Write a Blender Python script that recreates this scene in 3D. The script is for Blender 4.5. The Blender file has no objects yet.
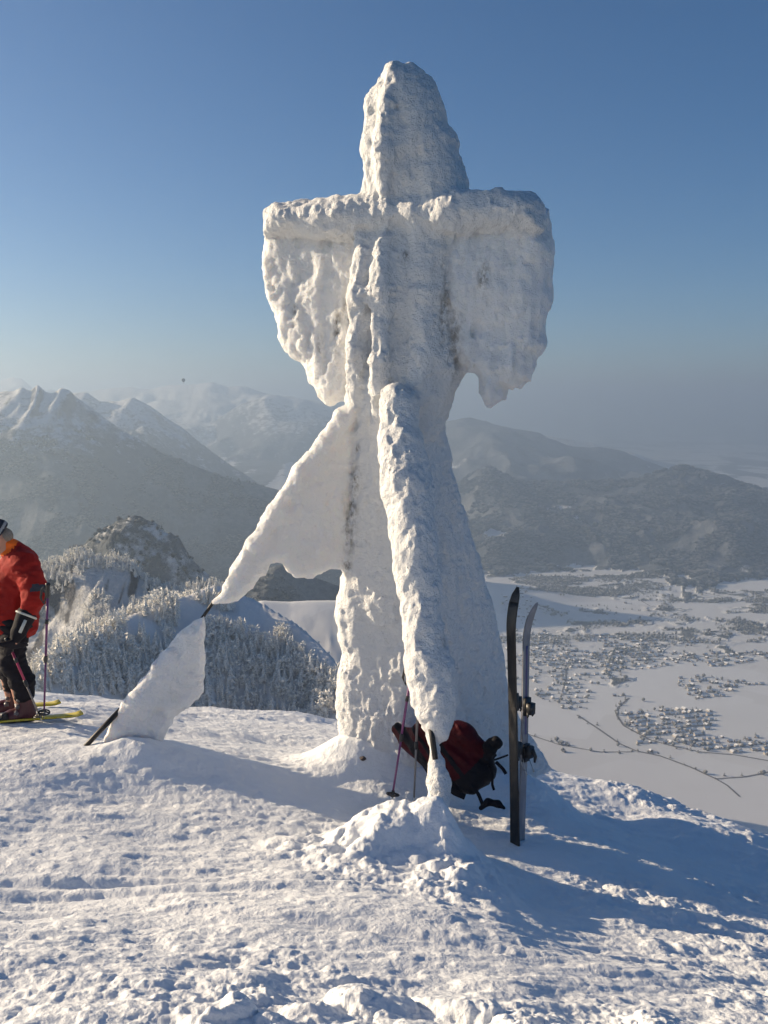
import bpy, math, random
import numpy as np
import openvdb
R = math.radians
rng = np.random.default_rng(7); random.seed(7)
scene = bpy.context.scene
COL = scene.collection
# ------------------------------------------------------------------ camera geometry (metres, camera at the origin)
F = 1000.0; HOR = 405.0
PITCH = math.atan((512 - HOR) / F)
cp, sp = math.cos(PITCH), math.sin(PITCH)
def ray(px, py):
    x = (px - 384) / F; v = (512 - py) / F
    return np.array([x, cp + v * sp, -sp + v * cp])
def P(px, py, D):
    d = ray(px, py); return d * (D / d[1])
def on_plane(px, py, O, n):
    d = ray(px, py); return d * (np.dot(O, n) / np.dot(d, n))
def on_z(px, py, z):
    d = ray(px, py); return d * (z / d[2])
# ------------------------------------------------------------------ noise
def _h(ix, iy, iz, seed):
    h = (ix.astype(np.uint32) * np.uint32(374761393) + iy.astype(np.uint32) * np.uint32(668265263)
         + iz.astype(np.uint32) * np.uint32(2147483647 - 99) + np.uint32(seed * 1013904223 & 0xffffffff))
    h = (h ^ (h >> np.uint32(13))) * np.uint32(1274126177)
    h = (h ^ (h >> np.uint32(16))) * np.uint32(2246822519)
    return (h ^ (h >> np.uint32(15)))
def _r(ix, iy, iz, seed):
    return _h(ix, iy, iz, seed).astype(np.float32) / np.float32(4294967295.0)
def vnoise(x, y, z=None, seed=0):
    """smooth value noise in -1..1"""
    x = np.asarray(x, np.float64); y = np.asarray(y, np.float64)
    xi = np.floor(x).astype(np.int64); yi = np.floor(y).astype(np.int64)
    fx = (x - xi).astype(np.float32); fy = (y - yi).astype(np.float32)
    fx = fx * fx * fx * (fx * (fx * 6 - 15) + 10); fy = fy * fy * fy * (fy * (fy * 6 - 15) + 10)
    if z is None:
        zi = np.zeros_like(xi)
        a = _r(xi, yi, zi, seed); b = _r(xi + 1, yi, zi, seed); c = _r(xi, yi + 1, zi, seed); d = _r(xi + 1, yi + 1, zi, seed)
        return ((a + (b - a) * fx) * (1 - fy) + (c + (d - c) * fx) * fy) * 2 - 1
    z = np.asarray(z, np.float64); zi = np.floor(z).astype(np.int64); fz = (z - zi).astype(np.float32)
    fz = fz * fz * fz * (fz * (fz * 6 - 15) + 10)
    o = []
    for k in (0, 1):
        a = _r(xi, yi, zi + k, seed); b = _r(xi + 1, yi, zi + k, seed); c = _r(xi, yi + 1, zi + k, seed); d = _r(xi + 1, yi + 1, zi + k, seed)
        o.append((a + (b - a) * fx) * (1 - fy) + (c + (d - c) * fx) * fy)
    return (o[0] * (1 - fz) + o[1] * fz) * 2 - 1
def fbm(x, y, z=None, octv=4, seed=0, gain=.5):
    s = 0; a = 1; t = 0
    for i in range(octv):
        f = 2.03 ** i
        s = s + a * vnoise(x * f + 17.3 * i, y * f - 9.1 * i, None if z is None else z * f + 5.7 * i, seed + i); t += a; a *= gain
    return s / t
def ridged(x, y, octv=5, seed=0):
    s = 0; a = 1; t = 0
    for i in range(octv):
        f = 2.07 ** i
        s = s + a * (1 - np.abs(vnoise(x * f + 7.3 * i, y * f - 3.1 * i, None, seed + i)) * 2); t += a; a *= .52
    return s / t
def chunks(x, y, cell, seed, rmin=.35, rmax=.7, keep=.6, hard=2.0):
    """rounded lumps of broken snow: highest of the jittered bumps around each point, 0..1"""
    xi = np.floor(x / cell).astype(np.int64); yi = np.floor(y / cell).astype(np.int64)
    out = np.zeros(x.shape, np.float32); z0 = np.zeros_like(xi)
    for dx in (-1, 0, 1):
        for dy in (-1, 0, 1):
            cx, cy = xi + dx, yi + dy
            jx = (cx + .15 + .7 * _r(cx, cy, z0, seed)) * cell; jy = (cy + .15 + .7 * _r(cx, cy, z0, seed + 1)) * cell
            rr = (rmin + (rmax - rmin) * _r(cx, cy, z0, seed + 2) ** 2) * cell
            k = _r(cx, cy, z0, seed + 3); an = k * 9.0
            ux, uy = x - jx, y - jy
            u = ux * np.cos(an) + uy * np.sin(an); v = -ux * np.sin(an) + uy * np.cos(an)
            q = np.abs(u / rr) ** 2.6 + np.abs(v / (rr * .75)) ** 2.6
            b = np.clip(1 - q, 0, 1) ** (1 / hard) * (rr / cell) * (k < keep)
            out = np.maximum(out, b * (1 + .5 * (u / rr)))
    return out
# ------------------------------------------------------------------ mesh helpers
def link(o, parent=None):
    COL.objects.link(o)
    if parent is not None: o.parent = parent
    return o
def mesh_np(name, V, Q, mat=None, smooth=True, parent=None, attrs=None, mats=None, midx=None):
    """V (n,3); Q list of int arrays: (k,4) and/or (k,3)"""
    me = bpy.data.meshes.new(name)
    V = np.ascontiguousarray(V, np.float32)
    if not isinstance(Q, (list, tuple)): Q = [Q]
    Q = [q for q in Q if len(q)]
    loops = np.concatenate([q.ravel() for q in Q]).astype(np.int32)
    tot = np.concatenate([np.full(len(q), q.shape[1], np.int32) for q in Q])
    st = np.concatenate([[0], np.cumsum(tot)[:-1]]).astype(np.int32)
    me.vertices.add(len(V)); me.vertices.foreach_set('co', V.ravel())
    me.loops.add(len(loops)); me.loops.foreach_set('vertex_index', loops)
    me.polygons.add(len(tot)); me.polygons.foreach_set('loop_start', st); me.polygons.foreach_set('loop_total', tot)
    me.polygons.foreach_set('use_smooth', np.full(len(tot), smooth, bool))
    for m in (mats or ([mat] if mat else [])): me.materials.append(m)
    if midx is not None: me.polygons.foreach_set('material_index', np.asarray(midx, np.int32))
    me.update(calc_edges=True)
    for k, a in (attrs or {}).items():
        at = me.attributes.new(k, 'FLOAT', 'POINT'); at.data.foreach_set('value', np.ascontiguousarray(a, np.float32))
    return link(bpy.data.objects.new(name, me), parent)
def tag(o, label=None, cat=None, group=None, kind=None):
    if label: o['label'] = label
    if cat: o['category'] = cat
    if group: o['group'] = group
    if kind: o['kind'] = kind
    return o
def empty(name, loc, rz=0):
    o = bpy.data.objects.new(name, None); o.location = [float(v) for v in loc]; o.rotation_euler = (0, 0, rz); o.empty_display_size = .1
    return link(o)
def grid_faces(nr, nc):
    i = np.arange(nr * nc).reshape(nr, nc)
    return np.stack([i[:-1, :-1].ravel(), i[:-1, 1:].ravel(), i[1:, 1:].ravel(), i[1:, :-1].ravel()], 1)
def tube(pts, rad, n=10, flat=None):
    """tapered tube through pts -> (V, quads+caps)"""
    pts = np.array(pts, float); m = len(pts); rad = np.broadcast_to(np.asarray(rad, float), (m,))
    T = np.gradient(pts, axis=0); T /= np.linalg.norm(T, axis=1)[:, None] + 1e-12
    up = np.array([0, 0, 1.]) if abs(T[0][2]) < .9 else np.array([1., 0, 0])
    V = []
    s = np.cross(T[0], up); s /= np.linalg.norm(s)
    for i in range(m):
        s = s - T[i] * np.dot(s, T[i]); s /= np.linalg.norm(s); b = np.cross(T[i], s)
        for k in range(n):
            a = 2 * math.pi * k / n
            V.append(pts[i] + rad[i] * (math.cos(a) * s + math.sin(a) * b))
    V.append(pts[0]); V.append(pts[-1])
    Q = [[i * n + k, i * n + (k + 1) % n, (i + 1) * n + (k + 1) % n, (i + 1) * n + k] for i in range(m - 1) for k in range(n)]
    Tt = [[m * n, (k + 1) % n, k] for k in range(n)] + [[m * n + 1, (m - 1) * n + k, (m - 1) * n + (k + 1) % n] for k in range(n)]
    return np.array(V), np.array(Q), np.array(Tt)
def ribbon(pts, nrm, w, th):
    """flat bar through pts: nrm = thickness direction per point, w,th half sizes"""
    pts = np.array(pts, float); m = len(pts); w = np.broadcast_to(np.asarray(w, float), (m,)); th = np.broadcast_to(np.asarray(th, float), (m,))
    T = np.gradient(pts, axis=0); T /= np.linalg.norm(T, axis=1)[:, None]
    V = []
    for i in range(m):
        nn = np.array(nrm, float); nn = nn - T[i] * np.dot(nn, T[i]); nn /= np.linalg.norm(nn); s = np.cross(T[i], nn)
        c = .7
        for a, b in ((1, c), (c, 1), (-c, 1), (-1, c), (-1, -c), (-c, -1), (c, -1), (1, -c)):
            V.append(pts[i] + s * w[i] * (a if abs(a) == 1 else a * 1.3) + nn * th[i] * b)
    n = 8; V.append(pts[0]); V.append(pts[-1])
    Q = [[i * n + k, i * n + (k + 1) % n, (i + 1) * n + (k + 1) % n, (i + 1) * n + k] for i in range(m - 1) for k in range(n)]
    Tt = [[m * n, (k + 1) % n, k] for k in range(n)] + [[m * n + 1, (m - 1) * n + k, (m - 1) * n + (k + 1) % n] for k in range(n)]
    return np.array(V), np.array(Q), np.array(Tt)
class MB:
    def __init__(s): s.V = []; s.Q = []; s.T = []; s.n = 0
    def add(s, vqt):
        V, Q, T = vqt; s.V.append(V)
        if len(Q): s.Q.append(np.array(Q) + s.n)
        if len(T): s.T.append(np.array(T) + s.n)
        s.n += len(V); return s
    def box(s, c, x, y, z):
        """centre and three half-extent vectors"""
        c, x, y, z = (np.array(v, float) for v in (c, x, y, z)); V = []; 
        k = .82
        for sx in (-1, 1):
            for a, b in ((1, k), (k, 1), (-k, 1), (-1, k), (-1, -k), (-k, -1), (k, -1), (1, -k)):
                V.append(c + sx * x + a * y + b * z)
        Q = [[i, (i + 1) % 8, 8 + (i + 1) % 8, 8 + i] for i in range(8)]
        V += [c - x * 1.03, c + x * 1.03]
        T = [[16, (i + 1) % 8, i] for i in range(8)] + [[17, 8 + i, 8 + (i + 1) % 8] for i in range(8)]
        return s.add((np.array(V), Q, T))
    def build(s, name, mat, parent=None, smooth=True):
        Q = []
        if s.Q: Q.append(np.concatenate(s.Q))
        if s.T: Q.append(np.concatenate(s.T))
        V = np.concatenate(s.V)
        if parent is not None: V = V - np.array(parent_loc(parent))
        o = mesh_np(name, V, Q, mat, smooth, parent)
        m = o.data; return o
def parent_loc(p):
    l = np.zeros(3)
    while p is not None: l = l + np.array(p.location); p = p.parent
    return l
# ------------------------------------------------------------------ signed-distance modelling
class Field:
    def __init__(s, lo, hi, vox):
        s.lo = np.array(lo, float); s.vox = vox
        s.n = np.ceil((np.array(hi) - s.lo) / vox).astype(int) + 1
        s.d = np.full(s.n, .4, np.float32); s.lab = np.zeros(s.n, np.int8)
    def sub(s, lo, hi):
        a = np.clip(np.floor((np.array(lo) - s.lo) / s.vox).astype(int), 0, s.n - 1)
        b = np.clip(np.ceil((np.array(hi) - s.lo) / s.vox).astype(int) + 1, 1, s.n)
        sl = tuple(slice(a[i], b[i]) for i in range(3))
        ax = [(s.lo[i] + s.vox * np.arange(a[i], b[i])).astype(np.float32) for i in range(3)]
        return sl, ax
    def put(s, sl, d, k, lab):
        o = s.d[sl]
        if k > 0:
            h = np.clip(.5 + .5 * (o - d) / k, 0, 1); m = o * (1 - h) + d * h - k * h * (1 - h)
        else: m = np.minimum(o, d)
        L = s.lab[sl]; L[d < o] = lab
        s.d[sl] = m
    def cut(s, sl, d, k=.02):
        o = s.d[sl]; d = -d
        h = np.clip(.5 - .5 * (o - d) / k, 0, 1); s.d[sl] = o * (1 - h) + d * h + k * h * (1 - h)
    def capsule(s, a, b, ra, rb=None, k=.04, lab=0, sub=False, sq=None):
        a = np.array(a, np.float32); b = np.array(b, np.float32); rb = ra if rb is None else rb
        m = max(ra, rb) + .12
        sl, ax = s.sub(np.minimum(a, b) - m, np.maximum(a, b) + m)
        X, Y, Z = np.meshgrid(*ax, indexing='ij', sparse=True)
        ab = b - a; L = float(ab @ ab) + 1e-9
        t = np.clip(((X - a[0]) * ab[0] + (Y - a[1]) * ab[1] + (Z - a[2]) * ab[2]) / L, 0, 1)
        d = np.sqrt((X - a[0] - t * ab[0]) ** 2 + (Y - a[1] - t * ab[1]) ** 2 + (Z - a[2] - t * ab[2]) ** 2) - (ra + (rb - ra) * t)
        (s.cut(sl, d, k) if sub else s.put(sl, d, k, lab))
    def chain(s, pts, k=.04, lab=0):
        for (p, r), (q, w) in zip(pts[:-1], pts[1:]): s.capsule(p, q, r, w, k, lab)
    def ell(s, c, r, ax3=None, k=.04, lab=0, sub=False):
        """ellipsoid with radii r along the axes ax3 (rows)"""
        c = np.array(c, float); r = np.array(r, float); A = np.eye(3) if ax3 is None else np.array(ax3, float)
        m = r.max() + .1; sl, ax = s.sub(c - m, c + m)
        X, Y, Z = np.meshgrid(*ax, indexing='ij', sparse=True)
        q = [((X - c[0]) * A[i][0] + (Y - c[1]) * A[i][1] + (Z - c[2]) * A[i][2]) for i in range(3)]
        k0 = np.sqrt(sum((q[i] / r[i]) ** 2 for i in range(3))); k1 = np.sqrt(sum((q[i] / r[i] ** 2) ** 2 for i in range(3))) + 1e-6
        d = k0 * (k0 - 1) / k1
        (s.cut(sl, d, k) if sub else s.put(sl, d, k, lab))
    def rbox(s, c, r, ax3=None, rd=.03, k=.04, lab=0):
        c = np.array(c, float); r = np.array(r, float); A = np.eye(3) if ax3 is None else np.array(ax3, float)
        m = np.linalg.norm(r) + .1; sl, ax = s.sub(c - m, c + m)
        X, Y, Z = np.meshgrid(*ax, indexing='ij', sparse=True)
        q = [np.abs((X - c[0]) * A[i][0] + (Y - c[1]) * A[i][1] + (Z - c[2]) * A[i][2]) - r[i] + rd for i in range(3)]
        d = np.sqrt(sum(np.maximum(v, 0) ** 2 for v in q)) + np.minimum(np.maximum(np.maximum(q[0], q[1]), q[2]), 0) - rd
        s.put(sl, d, k, lab)
    def sheet(s, O, u, poly, T, rd, k=.05, lab=0, shift=0.):
        """poly: (u,z) outline in the vertical plane through O along u; T half thickness"""
        O = np.array(O, float); u = np.array(u, float); n = np.array([-u[1], u[0], 0.]); n = n if n[1] < 0 else -n
        poly = np.array(poly, float); C = [O[:2] + u[:2] * a for a in (poly[:, 0].min(), poly[:, 0].max())]
        m = T + .15
        lo = np.array([min(c[0] for c in C) - m, min(c[1] for c in C) - m - abs(shift), poly[:, 1].min() - m]); hi = np.array([max(c[0] for c in C) + m, max(c[1] for c in C) + m + abs(shift), poly[:, 1].max() + m])
        sl, ax = s.sub(lo, hi)
        X, Y = np.meshgrid(ax[0], ax[1], indexing='ij'); U = (X - O[0]) * u[0] + (Y - O[1]) * u[1]; W = np.abs((X - O[0]) * n[0] + (Y - O[1]) * n[1] - shift)
        # polygon distance on a fine (u,z) table, then looked up
        du = .012; ug = np.arange(poly[:, 0].min() - .2, poly[:, 0].max() + .2, du); Ug, Zg = np.meshgrid(ug, ax[2], indexing='ij')
        dd = np.full(Ug.shape, 1e9); ins = np.zeros(Ug.shape, bool); n_ = len(poly)
        for i in range(n_):
            x0, z0 = poly[i]; x1, z1 = poly[(i + 1) % n_]; ex, ez = x1 - x0, z1 - z0
            t = np.clip(((Ug - x0) * ex + (Zg - z0) * ez) / (ex * ex + ez * ez + 1e-12), 0, 1)
            dd = np.minimum(dd, (Ug - x0 - t * ex) ** 2 + (Zg - z0 - t * ez) ** 2)
            c = ((z0 > Zg) != (z1 > Zg)) & (Ug < ex * (Zg - z0) / (ez if abs(ez) > 1e-12 else 1e-12) + x0); ins ^= c
        tab = (np.sqrt(dd) * np.where(ins, -1, 1)).astype(np.float32)
        fi = np.clip((U - ug[0]) / du, 0, len(ug) - 1.001); i0 = fi.astype(int); fr = (fi - i0).astype(np.float32)[..., None]
        d2 = tab[i0] * (1 - fr) + tab[i0 + 1] * fr
        q0 = d2 + rd; q1 = (W - T + rd).astype(np.float32)[..., None]
        d = np.minimum(np.maximum(q0, q1), 0) + np.sqrt(np.maximum(q0, 0) ** 2 + np.maximum(q1, 0) ** 2) - rd
        s.put(sl, d.astype(np.float32), k, lab)
    def noise(s, fn, band=.13):
        """fn(x,y,z,lab) -> outward displacement in metres"""
        m = np.abs(s.d) < band; idx = np.nonzero(m)
        x, y, z = (s.lo[i] + s.vox * idx[i] for i in range(3))
        s.d[m] -= fn(x, y, z, s.lab[m]).astype(np.float32)
    def mesh(s):
        g = openvdb.FloatGrid(s.vox * 6)
        arr = np.clip(s.d, -s.vox * 6, s.vox * 6).astype(np.float32)
        g.copyFromArray(arr)
        V, Q = g.convertToQuads(isovalue=0.0)
        V = np.asarray(V, float) * s.vox + s.lo
        Q = np.asarray(Q)[:, ::-1]
        return V, Q
    def labels(s, V, Q):
        c = V[Q].mean(1); i = np.clip(np.round((c - s.lo) / s.vox).astype(int), 0, s.n - 1); return s.lab[i[:, 0], i[:, 1], i[:, 2]]
def take(V, Q, m):
    q = Q[m]; u, inv = np.unique(q, return_inverse=True); return V[u], inv.reshape(q.shape), u
def biggest(V, Q, minv=400):
    """drop loose specks: keep islands with at least minv vertices"""
    par = np.arange(len(V))
    for _ in range(60):
        mn = par[Q].min(1); new = par.copy()
        np.minimum.at(new, Q.ravel(), np.repeat(mn, Q.shape[1]))
        new = new[new]; new = new[new]
        if (new == par).all(): break
        par = new
    cnt = np.bincount(par, minlength=len(V)); ok = cnt[par] >= minv
    return Q[ok[Q].all(1)]
# ------------------------------------------------------------------ materials
def mat(name, col=(.8, .8, .8), rough=.6, metal=0., spec=.3, sss=0.):
    m = bpy.data.materials.new(name); m.use_nodes = True; b = m.node_tree.nodes['Principled BSDF']
    b.inputs['Base Color'].default_value = (*col, 1); b.inputs['Roughness'].default_value = rough; b.inputs['Metallic'].default_value = metal
    b.inputs['Specular IOR Level'].default_value = spec
    if sss: b.inputs['Subsurface Weight'].default_value = sss
    return m
class NT:
    def __init__(s, m): s.t = m.node_tree; s.n = s.t.nodes; s.b = s.n['Principled BSDF']
    def new(s, t, **kw):
        n = s.n.new(t)
        for k, v in kw.items():
            if k.startswith('i_'):
                key = k[2:].replace('_', ' '); n.inputs[int(key) if key.isdigit() else key].default_value = v
            else: setattr(n, k, v)
        return n
    def l(s, a, b): s.t.links.new(a, b)
    def noise(s, scale, detail=5, rough=.55, vec=None, dist=0.):
        n = s.new('ShaderNodeTexNoise'); n.inputs['Scale'].default_value = scale; n.inputs['Detail'].default_value = detail; n.inputs['Roughness'].default_value = rough; n.inputs['Distortion'].default_value = dist
        if vec is not None: s.l(vec, n.inputs['Vector'])
        return n.outputs['Fac']
    def obj(s, scale=None):
        c = s.new('ShaderNodeTexCoord').outputs['Object']
        if scale:
            mp = s.new('ShaderNodeMapping'); mp.inputs['Scale'].default_value = scale; s.l(c, mp.inputs['Vector']); c = mp.outputs['Vector']
        return c
    def pos(s): return s.new('ShaderNodeNewGeometry').outputs['Position']
    def ramp(s, fac, stops, interp='LINEAR'):
        r = s.new('ShaderNodeValToRGB'); r.color_ramp.interpolation = interp; e = r.color_ramp.elements
        while len(e) < len(stops): e.new(.5)
        for x, (p, c) in zip(e, stops): x.position = p; x.color = (*c, 1) if len(c) == 3 else c
        s.l(fac, r.inputs['Fac']); return r.outputs['Color']
    def mix(s, fac, a, b):
        m = s.new('ShaderNodeMix', data_type='RGBA')
        for sk, v in ((m.inputs[0], fac), (m.inputs[6], a), (m.inputs[7], b)):
            if hasattr(v, 'is_linked'): s.l(v, sk)
            elif isinstance(v, (int, float)): sk.default_value = v
            else: sk.default_value = (*v, 1)
        return m.outputs[2]
    def math(s, op, a, b=0., c=None, clamp=False):
        m = s.new('ShaderNodeMath', operation=op, use_clamp=clamp)
        for i, v in enumerate((a, b) if c is None else (a, b, c)):
            if hasattr(v, 'is_linked'): s.l(v, m.inputs[i])
            else: m.inputs[i].default_value = v
        return m.outputs[0]
    def attr(s, name): return s.new('ShaderNodeAttribute', attribute_name=name).outputs['Fac']
    def bump(s, h, dist=.01, strength=1., prev=None):
        b = s.new('ShaderNodeBump'); b.inputs['Distance'].default_value = dist; b.inputs['Strength'].default_value = strength
        s.l(h, b.inputs['Height'])
        if prev is not None: s.l(prev, b.inputs['Normal'])
        return b.outputs['Normal']
def snow_material(name, base=(.86, .88, .9), fine=60, mid=14, dm=.02, df=.006, dirt_gap_shade=False):
    m = mat(name, base, .55, spec=.25); t = NT(m); p = t.pos()
    n1 = t.noise(mid, 6, .6, p); n2 = t.noise(fine, 4, .65, p); n3 = t.noise(2.2, 3, .5, p)
    c = t.mix(n3, [v * .95 for v in base], [min(.93, v * 1.04) for v in base])
    if dirt_gap_shade:
        a = t.attr('dirt_gap_shade'); nn = t.noise(22, 5, .7, t.obj((1, 1, .6)))
        f = t.math('MULTIPLY', a, t.ramp(nn, [(.42, (0, 0, 0)), (.6, (1, 1, 1))]), clamp=True)
        c = t.mix(f, c, (.16, .13, .09))  # one brown for ice stains and for painted gap shade
    t.l(c, t.b.inputs['Base Color'])
    t.l(t.bump(n2, df, .8, t.bump(n1, dm, .8)), t.b.inputs['Normal'])
    return m
M = {}
M['snow'] = snow_material('packed_snow')
M['rime'] = snow_material('rime_ice', (.90, .91, .91), 75, 22, .045, .022, True)
M['rime_thin'] = snow_material('thin_rime_ice', (.91, .91, .90), 75, 22, .045, .022, True)
_b = M['rime_thin'].node_tree.nodes['Principled BSDF']; _b.inputs['Subsurface Weight'].default_value = .85; _b.inputs['Subsurface Radius'].default_value = (1, .92, .80); _b.inputs['Subsurface Scale'].default_value = .07
def cloth(name, col, var=.25, fold=14, rough=.8, fd=.02):
    m = mat(name, col, rough, spec=.2); t = NT(m); c = t.obj()
    n = t.noise(fold, 4, .55, c, .6); t.l(t.mix(n, [v * (1 - var) for v in col], [v * (1 + var) for v in col]), t.b.inputs['Base Color'])
    t.l(t.bump(t.noise(300, 2, .5, c), .001, .6, t.bump(n, fd, .6)), t.b.inputs['Normal']); return m
M['red_jacket'] = cloth('red_jacket_cloth', (.30, .016, .012), .25, 9)
M['orange'] = cloth('orange_cloth', (.85, .16, .02), .15, 12, .7)
M['black_cloth'] = cloth('black_cloth', (.014, .013, .018), .4, 10)
M['grey_patch'] = cloth('grey_cloth', (.05, .055, .07))
M['white_trim'] = cloth('white_trim_cloth', (.6, .6, .55))
M['hat'] = cloth('dark_knit', (.03, .035, .05), .5, 30)
M['knit_grey'] = cloth('grey_knit', (.28, .3, .33), .3, 40)
M['skin'] = cloth('skin', (.50, .27, .19), .12, 12, .5, .003)
M['hair'] = cloth('grey_hair', (.25, .22, .19), .4, 60)
M['pack_red'] = cloth('pack_red_nylon', (.060, .004, .007), .5, 16, .55, .02)
M['pack_black'] = cloth('pack_black_nylon', (.012, .011, .014), .4, 16, .6, .02)
def scuffed(name, col, col2, rough, metal=0., sc=18):
    m = mat(name, col, rough, metal, .5); t = NT(m); c = t.obj((1, 1, .25))
    n = t.noise(sc, 6, .65, c); t.l(t.mix(t.ramp(n, [(.45, (0, 0, 0)), (.7, (1, 1, 1))]), col, col2), t.b.inputs['Base Color'])
    t.l(t.math('MULTIPLY_ADD', n, .35, rough - .15), t.b.inputs['Roughness']); return m
M['ski_base'] = scuffed('ski_base', (.010, .010, .011), (.045, .04, .035), .35)
M['ski_top'] = scuffed('ski_topsheet', (.20, .21, .24), (.34, .34, .37), .35)
M['ski_purple'] = scuffed('ski_purple_print', (.07, .06, .18), (.2, .2, .3), .35)
M['ski_yellow'] = scuffed('yellow_ski_topsheet', (.62, .50, .03), (.75, .65, .2), .4)
M['steel'] = scuffed('steel', (.5, .5, .5), (.3, .3, .3), .35, 1.)
M['plastic'] = scuffed('black_plastic', (.015, .015, .017), (.05, .05, .05), .4)
M['pole_purple'] = scuffed('purple_pole', (.13, .03, .12), (.2, .08, .2), .35)
M['pole_red'] = scuffed('red_pole', (.42, .02, .09), (.3, .05, .1), .35)
M['pole_grey'] = scuffed('grey_pole', (.22, .20, .19), (.12, .1, .1), .35)
M['boot'] = scuffed('dark_red_boot', (.06, .012, .02), (.11, .03, .035), .4)
M['boot_grey'] = scuffed('grey_boot', (.10, .09, .10), (.2, .18, .18), .4)
M['cable'] = scuffed('black_cable', (.012, .012, .012), (.05, .04, .035), .5)
M['stone'] = scuffed('dark_stone', (.04, .03, .03), (.12, .09, .08), .8)
# ------------------------------------------------------------------ render, sky, sun, haze
SUN_EL, SUN_AZ = 18.5, 17.0   # sun on the left, a little beyond the cross
sd = np.array([-math.cos(R(SUN_EL)) * math.cos(R(SUN_AZ)), math.cos(R(SUN_EL)) * math.sin(R(SUN_AZ)), math.sin(R(SUN_EL))])
w = bpy.data.worlds.new("World"); scene.world = w; w.use_nodes = True
nt = w.node_tree; bg = nt.nodes['Background']; sky = nt.nodes.new('ShaderNodeTexSky'); sky.sky_type = 'NISHITA'; sky.sun_disc = False
sky.sun_elevation = R(SUN_EL); sky.sun_rotation = math.atan2(sd[0], sd[1]); sky.altitude = 2200; sky.air_density = 1.0; sky.dust_density = 2.2; sky.ozone_density = 3.5
hs = nt.nodes.new('ShaderNodeHueSaturation'); hs.inputs['Saturation'].default_value = 1.20; nt.links.new(sky.outputs[0], hs.inputs['Color']); nt.links.new(hs.outputs[0], bg.inputs[0]); bg.inputs[1].default_value = .055
L = bpy.data.lights.new('sun', 'SUN'); L.energy = 5.0; L.angle = R(.53); L.color = (1, .80, .55)
lo = link(bpy.data.objects.new('sun', L))
from mathutils import Vector
lo.rotation_euler = Vector(sd.tolist()).to_track_quat('Z', 'Y').to_euler()
cam = bpy.data.cameras.new('camera'); co = link(bpy.data.objects.new('camera', cam)); scene.camera = co
cam.sensor_fit = 'VERTICAL'; cam.sensor_height = 24; cam.sensor_width = 18; cam.lens = 24 * F / 1024; cam.clip_start = .05; cam.clip_end = 250000
co.location = (0, 0, 0); co.rotation_euler = (math.pi / 2 - PITCH, 0, 0)
scene.view_settings.view_transform = 'Standard'; scene.view_settings.look = 'None'; scene.view_settings.exposure = .86; scene.view_settings.gamma = 1
cy = scene.cycles; cy.max_bounces = 6; cy.diffuse_bounces = 3; cy.glossy_bounces = 2; cy.volume_bounces = 1; cy.transmission_bounces = 2
cy.use_adaptive_sampling = True; cy.adaptive_threshold = .02; cy.sample_clamp_indirect = 4
# ------------------------------------------------------------------ far terrain
VZ = -1080.0
nt_ = 900; tg = np.sinh(np.linspace(-1.0, 1.0, nt_) * 1.2) / math.sinh(1.2) * 1.05
Yg = np.concatenate([np.geomspace(34, 300, 40)[:-1], np.geomspace(300, 1100, 190)[:-1], np.geomspace(1100, 9500, 430)[:-1], np.geomspace(9500, 26000, 200)[:-1], np.geomspace(26000, 110000, 60)])
Tt, YY = np.meshgrid(tg, Yg); XX = Tt * YY
LAY = []
def layer(name, pts, sn, sf, amp, wl, seed, forest, D=None, sharp=1., onset=150.):
    """pts: (px,py[,D]) crest line seen in the photograph, standing D metres away"""
    W = [P(p[0], p[1], p[2] if len(p) > 2 else D) for p in pts]
    t = np.array([q[0] / q[1] for q in W]); o = np.argsort(t); t = t[o]
    ysrc = np.array([q[1] for q in W])[o]; zsrc = np.array([q[2] for q in W])[o]
    warp = fbm(XX / wl / 2, YY / wl / 2, octv=3, seed=seed + 50)
    yc = np.interp(Tt, t, ysrc); ad0 = np.abs(YY - yc)
    te = Tt + np.clip(ad0 / onset / 2, 0, 1) * .9 * wl / yc * (warp + .5 * fbm(XX / wl * 1.7, YY / wl * 1.7, octv=3, seed=seed + 70))
    zc = np.interp(te, t, zsrc)
    ts = np.linspace(t[0], t[-1], 400); zz = np.interp(ts, t, zsrc); kw = np.hanning(61); kw /= kw.sum()
    zsm = np.interp(te, ts, np.convolve(np.pad(zz, 30, 'edge'), kw, 'valid'))
    fade = np.exp(-ad0 / (onset * 1.2)); zc = zsm + (zc - zsm) * fade
    zc = zc - 3. * yc * np.maximum(0, np.maximum(t[0] - Tt, Tt - t[-1]))
    dY = YY - yc
    s = np.where(dY < 0, sn, sf); ad = np.abs(dY)
    rg = ridged(XX / wl + warp * .6, YY / wl * .55 + warp * .6, 5, seed)
    z = zc - s * ad + amp * (rg - .35) * np.clip(ad / onset, 0, 1) + amp * .16 * (rg - .6) + amp * .12 * ridged(XX / wl * 4.3 + warp, YY / wl * 3.1, 4, seed + 90)
    LAY.append((name, z, forest)); return z
E_ = 1
layer('mountain', [(-300, 382), (-100, 384), (0, 379), (12, 375), (22, 376), (32, 386), (50, 389), (90, 391), (130, 386), (150, 388), (170, 384), (190, 384), (212, 380), (228, 386), (240, 385), (262, 391), (300, 398), (345, 404), (400, 410), (500, 428), (600, 445), (700, 470)], .30, .4, 260, 2600, 3, .5, 16800, onset=1200)
layer('mountain', [(60, 460), (110, 425), (130, 409), (160, 398), (180, 399), (205, 395), (235, 402), (250, 412), (280, 440)], .30, .5, 160, 1900, 5, .6, 15800, onset=600)
layer('mountain', [(150, 480), (195, 432), (215, 420), (240, 403), (258, 397), (270, 392), (290, 397), (305, 396), (320, 401), (345, 404), (365, 412), (400, 420), (430, 440), (470, 470)], .38, .5, 150, 1500, 7, .75, 14500, onset=500)
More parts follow.
